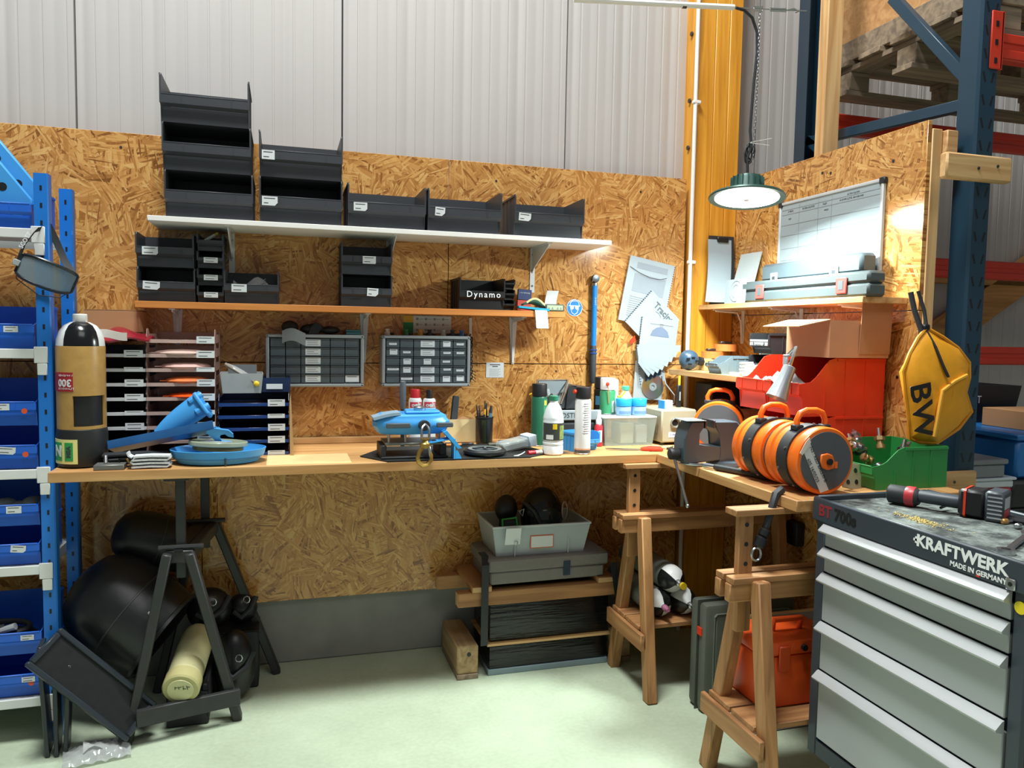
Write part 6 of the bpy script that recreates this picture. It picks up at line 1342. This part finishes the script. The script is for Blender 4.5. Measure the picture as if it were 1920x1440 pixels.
for (x0, x1, y0, y1, z0, z1, w_, lb) in ((.68, 1.435, -.325, -.275, .306, .366, W_TRX, 'front orange-brown beam lying across the black wrapped boxes'), (.64, 1.43, -.085, -.035, .306, .366, W_TRX, 'rear beam lying across the black wrapped boxes by the wall'), (.735, .82, -.335, -.02, .3665, .392, W_TRY, 'short plank laid front to back at the left over the beams'), (1.29, 1.37, -.335, -.02, .3665, .392, W_TRY, 'short plank laid front to back at the right over the beams')):
    o = thing('timber_plank', lb, 'plank', ((x0+x1)/2, (y0+y1)/2, z0), group=GB2); hx, hy = (x1-x0)/2, (y1-y0)/2
    ob('timber', B(w_).box(-hx, hx, -hy, hy, 0, z1-z0, .003), o); ob('end_grain', B(mt('#c9a274', .8, var=.2)).box(*((-hx-.0012, -hx-.0002, -hy+.003, hy-.003) if hx > hy else (-hx+.003, hx-.003, -hy-.0012, -hy-.0002)), .003, z1-z0-.003), o)
M_FOAM = mt('#7a7672', .9, var=.08, bump=.3, scale=60)
t = thing('foam_case', 'flat grey two-part foam case strapped on the planks under the bench', 'case', (1.085, -.185, .3925), (0, 0, .02)); ob('lower_half', B(M_FOAM).box(-.275, .235, -.14, .14, 0, .052, .006), t); ob('upper_half', B(M_FOAM).box(-.285, .255, -.145, .145, .0525, .108, .008), t); ob('strap_tongue', B(mt('#27364a', .7)).box(.045, .075, -.1485, -.1455, .02, .08), t)
ob('strap', B(M_BLK2).band([(-.29, -.05, .115), (-.2885, -.10, .112), (-.30, -.152, .09), (-.302, -.156, -.08), (-.302, -.156, -.245)], .03, .003, (1, 0, 0)), t); ob('strap', B(M_BLK2).band([(.268, -.155, .06), (.29, -.157, -.06), (.318, -.16, -.20)], .024, .003, (1, 0, 0)), t)
t = thing('clear_tub', 'large frosted plastic tub with a white label holding black gear under the bench', 'tub', (1.04, -.185, .5015)); TW = mt('#b9c4c8', .3, var=.04, alpha=.72)
ob('body', openbox(B(TW), .385, .22, .125, .022, .004), t); b = B(mt('#c9d2d4', .3, alpha=.85)); b.box(-.219, .219, -.139, -.130, .123, .132, .002).box(-.219, .219, .130, .139, .123, .132, .002).box(-.219, -.210, -.13, .13, .123, .132, .002).box(.210, .219, -.13, .13, .123, .132, .002); ob('rim', b, t)
[ob('front_rib', B(TW).box(x, x+.004, -.127, -.123, .0, .10), t) for x in (-.12, .116)]; lb_ = ob('label', B(mt('#c9693e', .5)).box(-.052, .052, -.1285, -.1265, .03, .085), t, None, (-.0, 0, 0)); ob('label_paper', B(PAPER).box(-.048, .048, -.1295, -.1287, .034, .081), lb_)
GG = 'black gear in the clear tub'
t = thing('face_mask', 'large shiny black breathing mask standing in the frosted tub', 'mask', (1.08, -.185, .506), group=GG); ob('shell', B(mt('#101214', .18, var=.2)).ell((.0, .0, .13), .095, .075, .128, 20, 14), t); ob('visor', B(mt('#1d2a26', .08)).ell((.005, -.03, .12), .075, .055, .085, 16, 10), t); ob('ring', B(M_STEEL).tube([(.08+.012*math.cos(a*PI/5), -.07, .165+.04*math.sin(a*PI/5)) for a in range(10)], .003, 6, closed=True), t); ob('hose', B(M_BLK2).tube([(-.09, -.03, .20), (-.06, -.075, .17), (-.02, -.082, .09), (.02, -.08, .05)], .010, 8), t)
t = thing('face_mask', 'smaller black mask peeking over the left rim of the frosted tub', 'mask', (.925, -.16, .506), group=GG); ob('shell', B(M_BLK).ell((0, 0, .165), .05, .05, .06, 16, 10), t); ob('stem', B(M_BLK2).cyl((0, 0, .002), (0, 0, .12), .03, n=14), t); ob('buckle', B(M_STEEL).tube([(.045, -.045, .16), (.065, -.05, .17), (.06, -.05, .14)], .003, 6, closed=True), t)
t = thing('cable_pack', 'green-framed dark pack in the left of the frosted tub', 'pack', (.915, -.25, .506)); ob('pack', B(M_BLK2).box(-.035, .035, -.02, .02, 0, .14, .008), t); ob('green_frame', B(mt('#2f9a4c', .5)).tube([(-.035, -.022, .06), (-.038, -.022, .145), (.022, -.022, .150), (.03, -.022, .10)], .005, 6), t)
t = thing('paper_tag', 'white tag hanging over the front rim of the frosted tub', 'tag', (.905, -.345, .59)); ob('tag', B(PAPER).box(-.035, .03, -.0012, 0, -.03, .045), t, None, (.25, 0, 0)); ob('ring', B(M_STEEL).tube([(.01+.008*math.cos(a*PI/4), -.004, -.02+.008*math.sin(a*PI/4)) for a in range(8)], .0015, 5, closed=True), t)

# ------------------------------------------------------------------ under the bench, left
M_SHELL = mt('#1c1e1f', .38, var=.25, bump=.15, scale=40)
def hull(nm, lb, loc, rot, R_, L_, cut):
    t = thing(nm, lb, 'plastic shell', loc, rot, 'black moulded shells under the bench')
    b = B(M_SHELL); n = 26
    prof = [(R_*.05, -L_), (R_*.35, -L_*.98), (R_*.66, -L_*.88), (R_*.88, -L_*.68), (R_*.98, -L_*.4), (R_, 0), (R_*.97, L_*.35), (R_*.93, L_*.6)]
    b.lathe(prof, n, ax='x', cap=False); b.lathe([(R_*.93, L_*.6), (R_*.88, L_*.6), (R_*.92, L_*.3), (R_*.9, -L_*.3), (R_*.5, -L_*.85), (.01, -L_*.92)], n, ax='x', cap=False); ob('hull', b, t)
    ob('rim', B(M_SHELL).lathe([(R_*.93, L_*.57), (R_*1.0, L_*.58), (R_*1.0, L_*.63), (R_*.9, L_*.63)], n, ax='x', cap=False), t); ob('seam', B(mt('#2f3234', .4)).lathe([(R_*.99, -L_*.05), (R_*1.012, -L_*.04), (R_*1.012, -L_*.02), (R_*.99, -L_*.01)], n, ax='x', cap=False), t)
    ob('rivet', B(M_GREY).ell((L_*.3, -R_*.75, R_*.62), .007, .007, .007, 8, 6), t)
    return t
hull('moulded_shell', 'big dull black rounded plastic shell leaning in front under the bench', (-.535, -.285, .38), (0, .62, -.25), .178, .225, 0)
hull('moulded_shell', 'black rounded plastic shell tucked behind the bigger one by the wall', (-.465, -.122, .60), (0, .35, .2), .106, .17, 0)
t = thing('plastic_tray', 'black rimmed plastic tray leaning diagonally against the black shell', 'tray', (-.615, -.535, .232), (-.55, .82, .08), 'black plastic trays')
ob('panel', B(M_SHELL).box(-.20, .20, -.003, .003, -.06, .06), t); b = B(mt('#2b3238', .3))
for (x0, x1, z0, z1) in ((-.21, .21, .055, .073), (-.21, .21, -.073, -.055), (-.21, -.19, -.055, .055), (.19, .21, -.055, .055)): b.box(x0, x1, -.014, .012, z0, z1, .004)
ob('rim', b, t)
for k in range(3):
    t = thing('plastic_tray', ('black plastic tray standing on edge nearest the blue rack', 'black plastic tray standing on edge between two others', 'black plastic tray standing on edge nearest the clear bag')[k], 'tray', (-.758+.027*k, -.482-.004*k, .001), (0, -.05+.05*k, .10), 'black plastic trays')
    ob('panel', B(M_SHELL).box(-.0025, .0025, -.045, .045, 0, .36-.03*k), t); ob('rim', B(mt('#2b3238', .3)).box(-.008, .006, -.056, -.0455, 0, .37-.03*k, .002).box(-.008, .006, -.045, .045, .361-.03*k, .373-.03*k, .002), t)
t = thing('plastic_bag', 'crumpled clear plastic film on the floor beside the black trays', 'bag', (-.60, -.565, .001), (0, 0, .2)); ob('film', B(mt('#c9cdcc', .12, var=.1, alpha=.42)).grid(lambda u, v: (-.10+.20*u, -.06+.12*v, .004+.030*math.sin(PI*u)*math.sin(PI*v)+.010*abs(math.sin(15*u+6*v))+.006*abs(math.sin(17*v))), 16, 12, .002), t); ob('fold', B(mt('#d9dcdb', .15, alpha=.5)).grid(lambda u, v: (-.04+.10*u, -.03+.05*v, .034+.02*math.sin(5*u+2*v)), 6, 5, .002), t)
t = thing('oxygen_bottle', 'cream painted cylinder lying nose up between the black trestle legs', 'cylinder', (-.335, -.40, .205), (.30, 0, -.12)); M_CRM = mt('#cfcb9b', .4, var=.12)
ob('body', B(M_CRM).lathe([(.03, .20), (.05, .18), (.058, .15), (.060, .08), (.060, -.06)], 28, ax='y'), t); ob('boot', B(mt('#b9b27c', .45, var=.1)).lathe([(.0605, -.0602), (.063, -.062), (.063, -.108), (.058, -.114)], 28, ax='y'), t); ob('base_plate', B(M_CRM).lathe([(.045, -.1142), (.044, -.118), (.002, -.119)], 28, ax='y'), t)
marks(4, .022, mt('#4d5a4a', .5), t, (.008, -.1192, .012), name='handwriting')
t = thing('foam_block', 'black foam block supporting the cream cylinder', 'block', (-.335, -.355, 0)); ob('foam', B(M_BLK2).box(-.07, .07, -.08, .12, 0, .125, .006), t); ob('cradle', B(M_BLK2).box(-.07, -.05, -.08, .12, .1252, .15, .004).box(.05, .07, -.08, .12, .1252, .15, .004), t)
GM = 'black breathing gear behind the trestle'
for k, (x, y, z, r_, lb) in enumerate(((-.285, -.135, .322, .085, 'round black mask hanging behind the right trestle leg'), (-.165, -.085, .297, .060, 'black mask behind the round one by the wall'), (-.185, -.265, .14, .078, 'black gear bag on the floor behind the trestle brace'))):
    t = thing('breathing_gear', lb, 'mask', (x, y, 0 if k == 2 else z-r_), group=GM); zz = z if k == 2 else r_
    ob('shell', B(mt('#141617', .35, var=.3)).ell((0, 0, zz), r_, r_*.8, r_ if k < 2 else .139, 18, 12), t); ob('hose', B(M_BLK2).tube([(-r_*.5, -r_*.7, zz), (0, -r_*.95, zz-.02), (r_*.6, -r_*.75, zz+.01), (r_*.9, -.02, zz+.05)], .011, 8), t); ob('buckle', B(M_STEEL).tube([(.02+.012*math.cos(a*PI/4), -r_*.85, zz+.05+.014*math.sin(a*PI/4)) for a in range(8)], .0025, 5, closed=True), t)
t = thing('gear_crate', 'dark crate carrying the black masks behind the trestle', 'crate', (-.21, -.13, 0)); ob('box', B(M_BLK2).box(-.11, .11, -.05, .10, 0, .232, .006), t); ob('lid', B(M_BLK).box(-.113, .113, -.053, .103, .2322, .2355, .002), t)

# ------------------------------------------------------------------ far right, behind the rack post
M_BC = mt('#1b1d20', .5, var=.1)
t = thing('storage_crate', 'big black crate at the bottom of the stack right of the rack post', 'crate', (2.95, -.85, 0)); ob('body', B(M_BC).box(-.30, .35, -.25, .25, 0, .80, .01), t); ob('lid', B(M_BC).box(-.31, .36, -.26, .26, .8005, .905, .012), t)
t = thing('storage_crate', 'blue plastic crate standing on the big black crate', 'crate', (2.93, -.88, .9055)); MB2 = mt('#2471b8', .4); ob('body', B(MB2).box(-.24, .34, -.20, .20, 0, .15, .012), t); ob('rim', B(MB2).box(-.25, .35, -.21, .21, .1505, .175, .006), t)
t = thing('cardboard_box', 'low brown carton with a white label on the blue crate', 'box', (2.98, -.93, 1.081)); ob('carton', B(M_CARD).box(-.16, .2, -.13, .13, 0, .075, .002), t); ob('label', B(PAPER).box(-.02, .05, -.1312, -.1302, .015, .06), t)
t = thing('storage_crate', 'black open crate with pale lettering behind the carton', 'crate', (2.86, -.60, 1.081)); ob('body', openbox(B(M_BC), .42, .25, .16, .02, .008), t); text('SCOTT', .045, M_LGREY, t, (-.06, -.147, .10)); ob('contents', B(M_CARD).box(-.15, -.02, -.06, .06, .01, .17, .003), t, None, (0, .12, 0))
GS = 'flat tool boxes beside the rack post'
z = 0
for k, (h, c, lb) in enumerate(((.30, '#20252b', 'dark lowest box in the tool box stack by the rack post'), (.30, '#2a2e33', 'dark second box in the tool box stack by the rack post'), (.15, '#2f62b0', 'blue tool box in the stack by the rack post'), (.035, '#8fa3b8', 'grey-blue lid plate in the stack by the rack post'), (.10, '#c4363a', 'red tool box in the stack by the rack post'), (.04, '#c9d2da', 'pale tray on the red tool box by the rack post'), (.07, '#7d8288', 'grey tool box lid topmost in the stack by the rack post'))):
    t = thing('tool_box', lb, 'tool box', (2.47+.006*(k % 2), -1.0, z), group=GS); m_ = mt(c, .45)
    ob('body', B(m_).box(-.11, .12+.02*(k % 3), -.12, .14, 0, h*.72, .006), t); ob('lid', B(m_).box(-.115, .13+.02*(k % 3), -.125, .145, h*.72+.0003, h-.0006, .004), t); z += h
